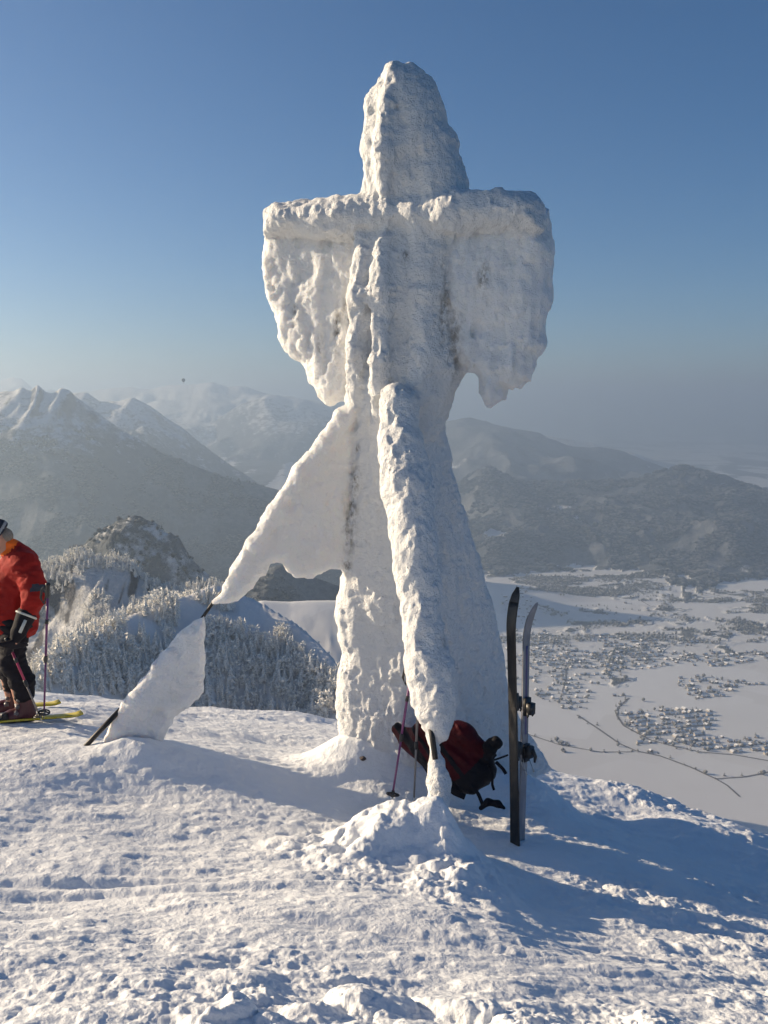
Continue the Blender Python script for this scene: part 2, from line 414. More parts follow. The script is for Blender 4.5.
layer('mountain', [(-300, 400), (20, 402), (75, 391), (88, 392), (100, 399), (120, 400), (133, 396), (150, 405), (180, 425), (215, 453), (250, 476), (300, 510), (340, 540)], .42, .5, 130, 1300, 9, .7, 9000, onset=500)
layer('mountain', [(-400, 400), (-200, 396), (-60, 402), (-20, 396), (0, 391), (10, 390), (20, 387), (30, 389), (38, 382), (46, 390), (54, 392), (62, 387), (70, 388), (78, 395), (90, 404), (120, 426), (160, 450), (200, 466), (245, 480), (290, 492), (340, 512), (400, 550), (440, 590), (500, 640)], .55, .6, 100, 800, 11, .88, 6000, onset=400)
layer('hill', [(300, 470), (380, 440), (430, 424), (450, 420), (470, 417), (500, 426), (520, 430), (540, 432), (548, 437), (575, 446), (600, 446), (618, 449), (640, 458), (665, 468), (700, 482), (760, 500)], .16, .3, 110, 1300, 13, .85, 13000, onset=500)
layer('hill', [(360, 540), (400, 505), (430, 490), (461, 484), (478, 470), (490, 467), (505, 474), (521, 482), (560, 481), (600, 480), (635, 477), (650, 473), (666, 466), (680, 463), (692, 464), (705, 466), (720, 472), (740, 480), (768, 489), (850, 515), (950, 560), (1050, 590)], .185, .3, 120, 800, 15, .9, 8600, onset=350)
layer('hill', [(380, 560), (440, 528), (470, 520), (500, 524), (540, 540), (600, 566), (660, 575)],   .16, .3, 70, 600, 16, .9, 7500, onset=200)
layer('mountain', [(150, 640), (200, 590), (235, 572), (262, 566), (283, 562), (310, 574), (345, 586), (352, 640)], .5, 1.6, 45, 420, 17, .95, 2700, onset=150)
layer('mountain', [(-40, 640), (30, 600), (70, 552), (88, 543), (100, 532), (112, 526), (125, 519), (136, 515), (146, 519), (155, 521), (165, 532), (180, 540), (190, 556), (200, 566), (215, 590), (240, 640)], .8, .6, 40, 110, 19, .66, 2000, onset=60)
layer('snow_slope', [(170, 660), (230, 606), (262, 600), (290, 601), (345, 600), (362, 606), (380, 660)], .5, .5, 7, 200, 21, .02, 1500, onset=90)
layer('snow_slope', [(-400, 620), (-60, 585), (0, 574), (40, 567), (60, 560), (78, 555), (96, 559), (112, 557), (127, 560), (135, 573), (150, 586), (170, 592), (190, 588), (212, 584), (240, 600), (260, 640)], .62, .6, 17, 90, 23, .06, 1000, onset=30)
zf = layer('snow_slope', [(-200, 740, 520), (0, 690, 540), (40, 668, 560), (60, 648, 580), (100, 626, 640), (150, 608, 690), (190, 594, 730), (215, 583, 750), (232, 588, 750), (262, 602, 740), (290, 618, 720), (318, 642, 690), (338, 662, 670), (350, 690, 640), (400, 760, 600)], .5, .5, 9, 70, 25, .12, onset=40)
# flank of the summit itself and the valley floor
flank = -9 - .8 * (YY - 14) - 30 * np.clip(Tt, 0, 1) * 0
LAY.append(('mountain_flank', flank + 3 * fbm(XX / 30, YY / 30, seed=4), .1))
vz = VZ + 0 * YY
left_up = np.clip((.02 - Tt) / .12, 0, 1) * np.clip((YY - 7500) / 4000, 0, 1)
vz = vz + left_up * 380 + np.clip((YY - 9000) / 20000, 0, 1) * 18 * fbm(XX / 1500, YY / 1500, seed=8)
# low snowy bump near the foot of the hills
for (px, py, rx, ry, h) in ((500, 600, 260, 420, 55), (545, 596, 200, 300, 20)):
    c = on_z(px, py, VZ); vz = vz + h * np.exp(-((XX - c[0]) / rx) ** 2 - ((YY - c[1]) / ry) ** 2)
LAY.append(('valley_floor', vz, 0.))
Zs = np.stack([l[1] for l in LAY]); am = Zs.argmax(0); ZZ = Zs.max(0)
forest = np.array([l[2] for l in LAY])[am].astype(np.float32)
nfar = fbm(XX / 900, YY / 900, octv=4, seed=31); nmid = fbm(XX / 220, YY / 220, octv=3, seed=33)
isv = am == len(LAY) - 1
PYg = None
# woods on the valley floor, where the photograph shows them (px ellipses dropped on the floor)
WOODS = [(531, 584, 17, 5), (629, 592, 44, 5), (594, 612, 20, 3), (545, 614, 20, 2.5), (667, 607, 20, 2.5), (577, 628, 15, 4), (612, 624, 18, 2.5), (647, 622, 18, 3), (683, 619, 20, 4.5),
         (723, 616, 14, 3), (700, 633, 40, 4), (751, 629, 24, 7), (744, 647, 22, 3), (655, 640, 20, 4), (674, 650, 16, 2.5), (618, 674, 9, 8), (770, 612, 20, 3), (480, 560, 20, 4), (495, 575, 14, 3),
         (560, 645, 10, 2), (640, 655, 30, 2), (700, 600, 20, 2), (760, 600, 25, 2.5), (590, 660, 14, 2.5), (740, 592, 40, 3), (640, 583, 40, 2.5), (570, 740, 12, 3), (560, 727, 16, 3), (582, 757, 10, 3)]
dens = np.zeros_like(XX)
u_ = XX + 110 * nmid + 40 * fbm(XX / 60, YY / 90, octv=3, seed=45); v_ = YY + 260 * nmid + 130 * fbm(XX / 80, YY / 120, octv=3, seed=47)
for (px, py, rx, ry) in WOODS:
    c = on_z(px, py, VZ); rX = rx / F * c[1]; y0 = on_z(px, py + ry, VZ)[1]; y1 = on_z(px, py - ry, VZ)[1]; rY = (y1 - y0) / 2
    if py > 700: continue
    dens = np.maximum(dens, 1.15 - ((u_ - c[0]) / rX) ** 2 - ((v_ - c[1]) / rY) ** 2)
stre = np.clip((fbm(XX / 520 + .4 * nmid, YY / 300, octv=5, seed=49) - .17) * 9, 0, 1) * np.clip((YY - 4300) / 500, 0, 1) * np.clip((XX + 400) / 300, 0, 1)
farw = np.clip((fbm(XX / 700, YY / 2200, octv=4, seed=41)) * 5 + .25, 0, 1) * np.clip((YY - 6500) / 2500, 0, 1)
forest = np.where(isv, np.clip(np.maximum(np.clip(dens * 1.5, 0, 1) * np.clip(.62 + .9 * fbm(XX / 70, YY / 110, octv=3, seed=43), 0, .95), np.maximum(farw * .9, stre * .8)), 0, 1), forest)
# cleared snowy fields among the hills
clear = np.clip(fbm(XX / 600, YY / 600, octv=4, seed=61) * 4 - 1.7, 0, .35)
hillm = np.isin(am, [i for i, l in enumerate(LAY) if l[0] == 'hill'])
forest = np.where(hillm, forest * (1 - .8 * clear), forest)
for (px, py, rx, ry) in ((498, 549, 14, 2.0),):
    c = on_z(px, py, VZ + 60); y0 = on_z(px, py + ry, VZ)[1]; y1 = on_z(px, py - ry, VZ)[1]
    forest = np.where(((XX - c[0]) / (rx / F * c[1])) ** 2 + ((YY - c[1]) / (y1 - y0)) ** 2 < 1.0, 0, forest)
# high mountains: snow tops above the tree line
hi = np.clip((ZZ + 260 + 300 * nfar) / 800, 0, .6)
mtn = np.isin(am, [0, 1, 2, 3, 4])
forest = np.where(mtn, forest * (1 - hi), forest)
rock = np.where(np.isin(am, [0, 1, 2, 3, 4, 11]), 1., 0.) * 1.
def terrain_material():
    m = mat('mountain_surface', (.8, .8, .8), .8, spec=.1); t = NT(m); p = t.pos()
    f = t.attr('forest'); rk = t.attr('rock')
    snow = t.mix(t.noise(.004, 4, .5, p), (.76, .76, .76), (.85, .85, .85))
    # field strips of slightly different snow
    vor = t.new('ShaderNodeTexVoronoi', feature='F1'); vor.inputs['Scale'].default_value = .0035; t.l(p, vor.inputs['Vector'])
    snow = t.mix(.22, snow, t.mix(t.new('ShaderNodeSeparateColor').outputs[0], (.7, .7, .7), (.7, .7, .7)))
    sc = t.new('ShaderNodeSeparateColor'); t.l(vor.outputs['Color'], sc.inputs[0]); snow = t.mix(t.math('MULTIPLY', sc.outputs[0], .35), snow, (.60, .58, .55))
    wood = t.mix(t.ramp(t.mix(.5, t.noise(.035, 8, .8, p), t.noise(.004, 5, .6, p)), [(.38, (0, 0, 0)), (.62, (1, 1, 1))]), (.03, .038, .045), (.24, .245, .25))
    n = t.noise(.012, 10, .78, p); th = t.math('SUBTRACT', 1., f)
    msk = t.math('MULTIPLY', t.math('SUBTRACT', t.math('MULTIPLY_ADD', n, 1.6, -.3), th), 6., clamp=True)
    c = t.mix(msk, snow, wood)
    g = t.new('ShaderNodeNewGeometry'); sx = t.new('ShaderNodeSeparateXYZ'); t.l(g.outputs['Normal'], sx.inputs[0])
    steep = t.math('MULTIPLY', t.math('SUBTRACT', t.math('MULTIPLY_ADD', t.noise(.02, 6, .7, p), .35, .62), sx.outputs[2]), 9., clamp=True)
    c = t.mix(t.math('MULTIPLY', steep, rk), c, (.11, .11, .12))
    t.l(c, t.b.inputs['Base Color'])
    bm = t.math('MAXIMUM', t.math('MULTIPLY', f, 1.), t.math('MULTIPLY', rk, .8), clamp=True)
    t.l(t.bump(t.math('MULTIPLY', t.noise(.09, 8, .75, p), bm), 7, .8, t.bump(t.math('MULTIPLY', t.noise(.012, 8, .7, p), bm), 30, .8)), t.b.inputs['Normal']); return m
M['terrain'] = terrain_material()
NC = nt_; Qall = grid_faces(len(Yg), NC); Vall = np.stack([XX.ravel(), YY.ravel(), ZZ.ravel()], 1)
fl = am.ravel()[Qall[:, 0]]
for i, l in enumerate(LAY):
    m_ = fl == i
    if m_.sum() < 3: continue
    v, q, u = take(Vall, Qall, m_)
    o = mesh_np(l[0], v, q, M['terrain'], True, None, {'forest': forest.ravel()[u], 'rock': rock.ravel()[u]}); tag(o, kind='structure')
def terrain_z(x, y):
    """bilinear height of the far terrain"""
    t = x / y; j = np.clip(np.searchsorted(tg, t) - 1, 0, nt_ - 2); i = np.clip(np.searchsorted(Yg, y) - 1, 0, len(Yg) - 2)
    a = (t - tg[j]) / (tg[j + 1] - tg[j]); b = (y - Yg[i]) / (Yg[i + 1] - Yg[i])
    return (ZZ[i, j] * (1 - a) + ZZ[i, j + 1] * a) * (1 - b) + (ZZ[i + 1, j] * (1 - a) + ZZ[i + 1, j + 1] * a) * b
# haze
HT = 540.
hb = MB(); me = bpy.data.meshes.new('haze')
V = [(sx * 125000, sy, sz) for sx in (-1, 1) for sy in (-3000, 130000) for sz in (VZ - 40, HT)]
me.from_pydata(V, [], [(0, 1, 3, 2), (4, 6, 7, 5), (0, 4, 5, 1), (2, 3, 7, 6), (0, 2, 6, 4), (1, 5, 7, 3)]); me.update()
hz = link(bpy.data.objects.new('haze', me)); tag(hz, kind='stuff')
hm = bpy.data.materials.new('haze_air'); hm.use_nodes = True; n = hm.node_tree.nodes; n.clear()
out = n.new('ShaderNodeOutputMaterial'); pv = n.new('ShaderNodeVolumePrincipled'); pv.inputs['Color'].default_value = (.49, .615, .76, 1); pv.inputs['Density'].default_value = 1.25e-4; pv.inputs['Anisotropy'].default_value = .55
hm.node_tree.links.new(pv.outputs[0], out.inputs['Volume']); me.materials.append(hm)
#NEAR
# ------------------------------------------------------------------ summit snow
CP = [P(*a) for a in ((0, 690, 13), (-200, 690, 13), (100, 697, 13), (200, 712, 12.6), (330, 718, 12.2), (450, 735, 11.5), (20, 718, 8.5), (-150, 715, 8.5), (75, 757, 7.6), (230, 765, 8.0), (400, 775, 8.3),
      (515, 843, 7.1), (440, 884, 6.3), (384, 1024, 3.4), (384, 950, 4.4), (384, 905, 5.3), (0, 1024, 3.3), (0, 900, 5.0), (0, 800, 6.6), (200, 850, 6.1), (768, 1024, 3.95), (768, 950, 5.6), (768, 880, 7.8), (768, 832, 9.6),
      (650, 787, 10.2), (560, 766, 10.4), (620, 830, 8.6), (900, 880, 9.4), (560, 900, 6.15), (650, 960, 4.95))]
CP = np.array(CP + [np.array(v, float) for v in ((0, 0, -1.62), (-2, 0, -1.55), (2, 0, -1.85), (0, -2, -1.5), (4, 0, -2.6), (-4, 0, -1.5), (-5, 4, -2.2), (-7, 10, -3.0), (7, 7, -4.2))])
def tps(A, B):
    r2 = ((A[:, None, :] - B[None, :, :]) ** 2).sum(-1); return .5 * r2 * np.log(r2 + 1e-9)
K = tps(CP[:, :2], CP[:, :2]) + .25 * np.eye(len(CP)); Pm = np.c_[np.ones(len(CP)), CP[:, :2]]
A_ = np.block([[K, Pm], [Pm.T, np.zeros((3, 3))]]); WT = np.linalg.solve(A_, np.r_[CP[:, 2], 0, 0, 0])
RIM = sorted([(P(*a)[0] / P(*a)[1], P(*a)[1]) for a in ((-500, 690, 13), (0, 690, 13), (100, 697, 13), (200, 712, 12.6), (330, 718, 12.2), (450, 735, 11.5), (560, 766, 10.4), (650, 787, 10.2), (768, 832, 9.6), (900, 880, 9.2), (1300, 900, 9))])
RT = np.array([r[0] for r in RIM]); RY = np.array([r[1] for r in RIM])
def ground_base(x, y):
    sh = x.shape; x = x.ravel(); y = y.ravel(); z = np.empty(len(x))
    for i in range(0, len(x), 200000):
        q = np.c_[x[i:i + 200000], y[i:i + 200000]]; yy = np.minimum(q[:, 1], 16); xx = np.clip(q[:, 0], -12, 12); qq = np.c_[xx, yy]
        z[i:i + 200000] = tps(qq, CP[:, :2]) @ WT[:-3] + WT[-3] + qq @ WT[-2:]
    t = x / np.maximum(y + 0., 1.5); yr = np.interp(t, RT, RY)
    d = y - yr; z -= np.where(y > 2, .5 * (np.sqrt(np.maximum(d + .3, 0) ** 2 * 1.6 + .04) - .2) * (d > -.3), 0)
    z -= np.maximum(y - 16, 0) * .45
    return z.reshape(sh)
BUMPS = []
def bump_at(px, py, D, rx, ry, h, p=1.): w = P(px, py, D); BUMPS.append((w[0], w[1], rx, ry, h, p))
bump_at(440, 862, 6.5, .17, .22, .20); bump_at(400, 864, 6.6, .36, .34, .31); bump_at(350, 880, 6.3, .40, .4, .13); bump_at(455, 900, 6.1, .35, .5, .16)
bump_at(410, 775, 8.3, .62, .4, .34); bump_at(345, 778, 8.25, .3, .3, .16); bump_at(530, 785, 8.5, .42, .5, .22)
bump_at(142, 768, 7.62, .34, .22, .13); bump_at(100, 764, 7.5, .15, .15, .0); bump_at(165, 772, 7.7, .5, .3, .07)
def ground_z(x, y, detail=True):
    x = np.asarray(x, float); y = np.asarray(y, float)
    z = ground_base(x, y)
    for bx, by, rx, ry, h, p in BUMPS:
        q = ((x - bx) / rx) ** 2 + ((y - by) / ry) ** 2; z = z + h * np.exp(-q)
    if not detail: return z
    wx = x + .12 * fbm(x * 1.4, y * 1.4, octv=3, seed=90); wy = y + .12 * fbm(x * 1.4 + 9, y * 1.4, octv=3, seed=91)
    z = z + .10 * fbm(x / 1.6, y / 1.3, octv=3, seed=71) * np.clip(y / 3, 0, 1)
    # wind-packed, skied snow: shallow grooves running to the right
    ca, sa = math.cos(.22), math.sin(.22); a = x * ca + y * sa; b = -x * sa + y * ca
    z = z + .026 * ridged(a / 1.1, b / .26, 5, 73) * (.4 + .6 * np.clip(fbm(x * .8, y * .8, octv=2, seed=74) * 3 + .5, 0, 1)) + .010 * fbm(a / .22, b / .09, octv=3, seed=75)
    # broken, trodden snow: where
    near = np.clip((4.6 - y) / 1.0 + .35 * fbm(x * .9, y * .9, octv=2, seed=77), 0, 1) * np.clip((x + 1.3) / .9, .3, 1)
    right = np.clip((x - .55 + .35 * fbm(x, y, octv=2, seed=78)) / .8, 0, 1) * np.clip((9.5 - y) / 2, .5, 1)
    g = np.zeros_like(z)
    for bx, by, rx, ry, h, p in BUMPS[:4]: g = np.maximum(g, 1.1 * np.exp(-((x - bx) / rx / 1.2) ** 2 - ((y - by) / ry / 1.3) ** 2))
    for bx, by, rx, ry, h, p in BUMPS[7:]: g = np.maximum(g, .8 * np.exp(-((x - bx) / rx) ** 2 - ((y - by) / ry) ** 2))
    rim = np.clip((x - 1.2) / .6, 0, 1) * np.clip((y - 7.6) / 1.6, 0, 1)
    am_ = np.clip(np.maximum.reduce([near, right * .5, g, rim * .7]), 0, 1)
    pat = np.clip(.45 + 1.6 * fbm(x * 1.1, y * 1.1, octv=3, seed=79), .12, 1)
    k = np.clip(am_ * pat + .10 * np.clip(fbm(x * 2, y * 2, octv=3, seed=81) * 3, 0, 1) * (y > 2), 0, 1)
    lump = .18 * np.clip((4.9 - y), 0, 1) * np.clip(1 - (x - .2) ** 2 / 2.2, .15, 1) * chunks(wx, wy, .36, 101, keep=.45, hard=2.2) + .045 * chunks(wx, wy, .19, 111, keep=.5, hard=2.0) + .02 * chunks(wx, wy, .09, 121, keep=.4)
    z = z + np.clip(g, 0, 1) * (.045 * chunks(wx, wy, .24, 141, keep=.8, hard=2.0) + .085 * fbm(x / .24, y / .24, octv=4, seed=143) + .008 * ridged(x / .09, y / .09, 3, 145)) * (y < 7)
    z = z + k * (lump * 1.05 + .065 * fbm(x / .26, y / .24, octv=5, seed=83, gain=.6) + .022 * ridged(x / .13, y / .11, 4, 85))
    # small crumbs and scuffs everywhere
    z = z + .008 * chunks(wx, wy, .06, 131, keep=.25) * (.3 + .7 * np.clip(fbm(x * 1.7, y * 1.7, octv=2, seed=87) * 3 + .4, 0, 1))
    z = z + .006 * fbm(x / .07, y / .06, octv=3, seed=89) + .03 * (np.clip(fbm(x / .5, y / .22, octv=4, seed=95) - .12, 0, 1))
    # ski and boot tracks
    for (x0, y0, an, wd, dp) in ((-1.6, 5.2, .16, .05, .03), (-1.4, 5.45, .17, .05, .03), (-2.5, 4.4, .42, .06, .025), (0.2, 4.75, -.1, .05, .02)):
        q = (x - x0) * -math.sin(an) + (y - y0) * math.cos(an) + .06 * fbm(x, y, octv=2, seed=97); l_ = (x - x0) * math.cos(an) + (y - y0) * math.sin(an)
        z = z - dp * np.exp(-(q / wd) ** 2) * np.clip(1 - np.abs(l_) / 2.2, 0, 1) ** .5 + dp * .5 * np.exp(-((q - wd * 1.8) / wd) ** 2) * np.clip(1 - np.abs(l_) / 2.2, 0, 1)
    return z
ss = np.concatenate([np.linspace(-1.6, -.42, 50)[:-1], np.linspace(-.42, .42, 760), np.linspace(.42, 1.6, 50)[1:]])
Ys = np.concatenate([np.linspace(-4, 1.8, 30)[:-1], np.geomspace(1.8, 2.6, 60)[:-1], np.geomspace(2.6, 13.8, 640)[:-1], np.geomspace(13.8, 42, 30)])
S_, Y_ = np.meshgrid(ss, Ys); X_ = S_ * (np.maximum(Y_, 0) + .6 + np.maximum(0, 2.5 - np.abs(Y_)) * .6 + .3)
Z_ = ground_z(X_, Y_)
sg = mesh_np('snow_ground', np.stack([X_.ravel(), Y_.ravel(), Z_.ravel()], 1), grid_faces(len(Ys), len(ss)), M['snow']); tag(sg, kind='structure')
def gz(x, y): return float(ground_z(np.array([x]), np.array([y]))[0])
# ------------------------------------------------------------------ the rime-covered cross
BA = R(20); U = np.array([math.cos(BA), -math.sin(BA), 0.]); NB = np.array([-math.sin(BA), -math.cos(BA), 0.])
O = np.array([(400 - 384) / 1000 * 8.3, 8.3, 0.])
def pl(pts, O, u):
    n = np.array([-u[1], u[0], 0.]); r = []
    for p in pts:
        w = on_plane(p[0], p[1], O, n); r.append((float((w - O) @ u), float(w[2])))
    return r
fld = Field((-2.75, 6.1, -3.5), (1.75, 9.7, 2.95), .0145)
# labels: 0 upright 1 crossbar 2 left curtain 3 right curtain 4 left guy ice 5 lower left guy ice 6 front guy ice 7 back fin
def S(poly, T, rd, k, lab, shift=0., O_=O, u_=U): fld.sheet(O_, u_, pl(poly, O_, u_), T, rd, k, lab, shift)
S([(400, 62), (412, 64), (424, 74), (436, 90), (442, 106), (447, 122), (458, 138), (457, 148), (462, 162), (466, 180), (466, 205), (458, 260), (458, 320), (462, 372), (452, 395), (440, 430), (432, 440), (380, 440), (350, 400),
   (358, 370), (361, 300), (366, 240), (366, 195), (368, 160), (366, 130), (366, 108), (374, 90), (383, 78), (390, 66)], .27, .24, .05, 0)
S([(352, 395), (440, 395), (432, 440), (430, 600), (430, 820), (318, 820), (322, 765), (345, 740), (340, 690), (346, 650), (338, 612), (344, 575), (350, 520), (352, 450)], .24, .2, .06, 0)
S([(272, 214), (284, 207), (330, 203), (362, 199), (400, 197), (440, 196), (480, 194), (515, 193), (530, 197), (540, 207), (545, 232), (500, 238), (400, 240), (330, 242), (272, 238)], .24, .19, .04, 1, .09)
S([(270, 212), (266, 240), (262, 268), (266, 295), (275, 315), (278, 342), (289, 358), (303, 366), (309, 382), (320, 400), (328, 405), (338, 400), (350, 398), (356, 380), (364, 330), (372, 230)], .17, .16, .04, 2, -.05)
S([(440, 225), (530, 197), (543, 208), (548, 232), (554, 250), (551, 275), (552, 300), (544, 325), (545, 345), (536, 358), (531, 380), (515, 385), (506, 387), (500, 398), (490, 403), (482, 392), (479, 377), (466, 371), (456, 372), (446, 330)], .20, .19, .04, 3, -.03)
# lit ribs that run down the front of the upright
def face(px, py, off):
    w = on_plane(px, py, O, NB); d = w / w[1]; q = w + NB * off; return q
fld.chain([(face(400, 82, .14), .085), (face(397, 112, .26), .08), (face(396, 160, .29), .07), (face(396, 195, .27), .06)], .03, 0)
fld.chain([(face(385, 104, .10), .11), (face(384, 150, .14), .12), (face(383, 198, .14), .10)], .04, 0)
fld.chain([(face(374, 244, .22), .07), (face(373, 300, .25), .085), (face(371, 350, .24), .09), (face(366, 396, .18), .10)], .05, 0)
fld.chain([(face(396, 246, .26), .065), (face(394, 300, .29), .08), (face(393, 360, .30), .085), (face(390, 392, .26), .09)], .05, 0)
fld.chain([(face(428, 262, .16), .08), (face(432, 300, .18), .10), (face(430, 360, .2), .12), (face(425, 400, .2), .12)], .05, 0)
fld.chain([(face(505, 203, .20), .09), (face(492, 214, .22), .07), (face(488, 222, .2), .06)], .03, 1)
# left guy: wire from the upright to the snow, ice hanging below it like a sail
G1 = P(75, 757, 7.6); G0 = on_plane(374, 388, O, NB) + NB * .05; u1 = (G1 - G0) * [1, 1, 0]; u1 /= np.linalg.norm(u1); n1 = np.array([-u1[1], u1[0], 0.])
S([(372, 388), (345, 415), (300, 470), (255, 540), (224, 590), (213, 602), (222, 601), (236, 599), (244, 592), (251, 588), (258, 577), (266, 574), (272, 565), (283, 563), (289, 572), (297, 577), (312, 577), (325, 571), (341, 569), (352, 580), (392, 590), (396, 420)], .065, .06, .05, 4, 0., G0, u1)
S([(203, 616), (202, 640), (204, 665), (203, 690), (190, 702), (174, 716), (166, 728), (158, 745), (156, 775), (90, 775), (104, 745), (116, 718), (130, 703), (160, 667), (185, 640)], .07, .065, .05, 5, 0., G0, u1)
def gp(px, py, off=0.): return on_plane(px, py, G0, n1) - n1 * off * np.sign(n1[1])
fld.chain([(gp(376, 388, .05), .10), (gp(345, 418, .02), .085), (gp(322, 450), .075), (gp(300, 472), .07), (gp(278, 508), .065), (gp(255, 545), .055), (gp(236, 574), .04), (gp(228, 587), .028)], .03, 4)
fld.chain([(gp(197, 624), .03), (gp(185, 640), .05), (gp(160, 668), .05), (gp(135, 698), .045), (gp(122, 712), .03)], .03, 5)
# front guy
H0 = P(390, 396, 7.9); H1 = P(441, 852, 6.62); u2 = (H1 - H0) * [1, 1, 0]; u2 /= np.linalg.norm(u2); 
def hp(px, py):
    s_ = (py - 396) / (852 - 396); D = 1 / ((1 - s_) / 7.9 + s_ / 6.62); return P(px, py, D)
fld.chain([(hp(396, 398), .13), (hp(399, 410), .15), (hp(402, 440), .155), (hp(408, 490), .16), (hp(414, 540), .16), (hp(419, 590), .16), (hp(425, 635), .155), (hp(430, 670), .155), (hp(434, 700), .14), (hp(436, 716), .11), (hp(440, 732), .07)], .05, 6)
fld.chain([(hp(390, 402), .08), (hp(392, 430), .09), (hp(399, 500), .095), (hp(405, 560), .09), (hp(411, 610), .09), (hp(418, 660), .085), (hp(424, 690), .07)], .04, 6)
fld.chain([(hp(424, 702), .035), (hp(427, 716), .02), (hp(431, 735), .016), (hp(435, 752), .028), (hp(437, 765), .055), (hp(439, 785), .078), (hp(438, 805), .075), (hp(442, 825), .06), (hp(443, 845), .085), (hp(444, 880), .14)], .02, 6)
# back fin on the guy that runs away to the right
u3 = np.array([math.cos(R(38)), math.sin(R(38)), 0.]); Q0 = O + np.array([.05, 0, 0])
S([(400, 395), (440, 395), (441, 425), (447, 455), (455, 490), (466, 530), (476, 570), (489, 610), (500, 650), (505, 690), (512, 715), (530, 742), (548, 765), (572, 790), (572, 830), (400, 830)], .11, .10, .08, 7, 0., Q0, u3)
def rime(x, y, z, lab):
    """feathered rime: lumps a hand wide, finer cauliflower on top, longer along the wind"""
    big = fbm(x / .42, y / .42, z / .5, 3, 201) * .05
    m1 = 1 - np.abs(fbm(x / .15, y / .15, z / .19, 3, 211)) * 2.6
    m2 = 1 - np.abs(fbm(x / .055, y / .055, z / .06, 3, 221)) * 2.4
    zs = z - .75 * np.abs(x - .1); st = fbm(x / .08, y / .08, zs / .42, 3, 231) + .5 * fbm(x / .2, y / .2, zs / .6, 2, 235)
    curt = np.isin(lab, (2, 3)); thin = np.isin(lab, (4, 5)); 
    a1 = np.where(thin, .018, np.where(curt, .018, .015)); aS = np.where(curt, .017, np.where(thin, .006, .012)); ab = np.where(thin, .5, 1.); a2 = np.where(thin, .010, .011)
    zz = z + 2.0
    low = (lab == 6) & (z < -2.15); a1 = np.where(low, .012, a1); ab = np.where(low, .2, ab)
    return big * ab + .6 * aS * fbm(x / .03, y / .03, z / .11, 2, 241) + m1 * a1 + m2 * a2 + st * aS - a1 * .35
fld.noise(rime)
V, Q = fld.mesh(); Q = biggest(V, Q, 3000)
V, Q, _ = take(V, Q, np.ones(len(Q), bool))
lab = fld.labels(V, Q)
rimemask = 0
DIRT_GAP_SHADE = [(face(446, 300, .05), .05, .25), (face(453, 335, .0), .06, .22), (face(447, 315, .1), .04, .2), (face(413, 262, .2), .03, .06), (face(485, 280, .1), .04, .12), (face(342, 330, .1), .03, .15), (face(353, 310, .1), .04, .14), (face(300, 315, .1), .025, .08), (face(325, 348, .1), .02, .08),  # brown ice stains, plus shade painted into the gap beside the right curtain
        (gp(355, 480), .04, .12), (gp(350, 530), .05, .18), (gp(353, 505), .04, .16), (gp(358, 448), .02, .03), (gp(347, 565), .04, .06), (hp(437, 560) + [0, .25, 0], .05, .03), (hp(442, 640) + [.0, .15, 0], .03, .05), (hp(455, 560) + [0, .6, 0], .08, .02)]
dirt_gap_shade = np.zeros(len(V))
for c, rx, rz in DIRT_GAP_SHADE: dirt_gap_shade = np.maximum(dirt_gap_shade, np.exp(-((V[:, 0] - c[0]) / rx) ** 2 - ((V[:, 1] - c[1]) / .25) ** 2 - ((V[:, 2] - c[2]) / rz) ** 2))
base = np.array([O[0], O[1], gz(O[0], O[1])]); cross = empty('summit_cross', base)
tag(cross, 'tall summit cross thickly covered in white rime ice, held by iced guy wires', 'summit cross')
def ice(name, l, parent):
    v, q, u = take(V, Q, np.isin(lab, l)); v = v - parent_loc(parent)
    return mesh_np(name, v, q, M['rime_thin'] if l[0] in (2, 3, 4, 5) else M['rime'], True, parent, {'dirt_gap_shade': dirt_gap_shade[u]})
ice('upright', [0], cross); cb = ice('crossbar', [1], cross)
c1 = ice('rime_curtain', [2], cb); c1['label'] = 'ragged rime sheet hanging under the shorter arm of the cross'
c2 = ice('rime_curtain', [3], cb); c2['label'] = 'bulky rime sheet hanging under the arm nearer the camera'
wdir = (G1 - G0) / np.linalg.norm(G1 - G0)
def wire(pts, r, parent, name='guy_wire'): m = MB(); m.add(tube(pts, r, 8)); return m.build(name, M['cable'], parent)
w1 = wire([gp(372, 392), gp(300, 477), gp(225, 588), gp(212, 604), gp(198, 624), gp(160, 668), gp(118, 713), gp(96, 735), gp(74, 759)], .014, cross)
w1b = MB(); w1b.add(tube([gp(124, 706), gp(96, 735), gp(73, 760)], .021, 8)); w1b.build('wire_clamp', M['cable'], w1)
ice('rime_sheath', [4], w1); ice('rime_sheath', [5], w1)
w2 = wire([hp(415, 590), hp(428, 706) + [0, -.03, 0], hp(432, 735) + [-.0, -.05, 0], hp(436, 757) + [0, -.03, 0], hp(441, 850)], .013, cross)
mb = MB(); mb.add(tube([hp(428, 711) + [0, -.05, 0], hp(432, 735) + [0, -.055, 0], hp(435, 757) + [0, -.05, 0]], .02, 8)); mb.build('turnbuckle', M['cable'], w2)
ice('rime_sheath', [6], w2); fin = ice('rime_sheath', [7], cross); fin['label'] = 'broad shaded rime fin behind the backpack'
exec_objects = True
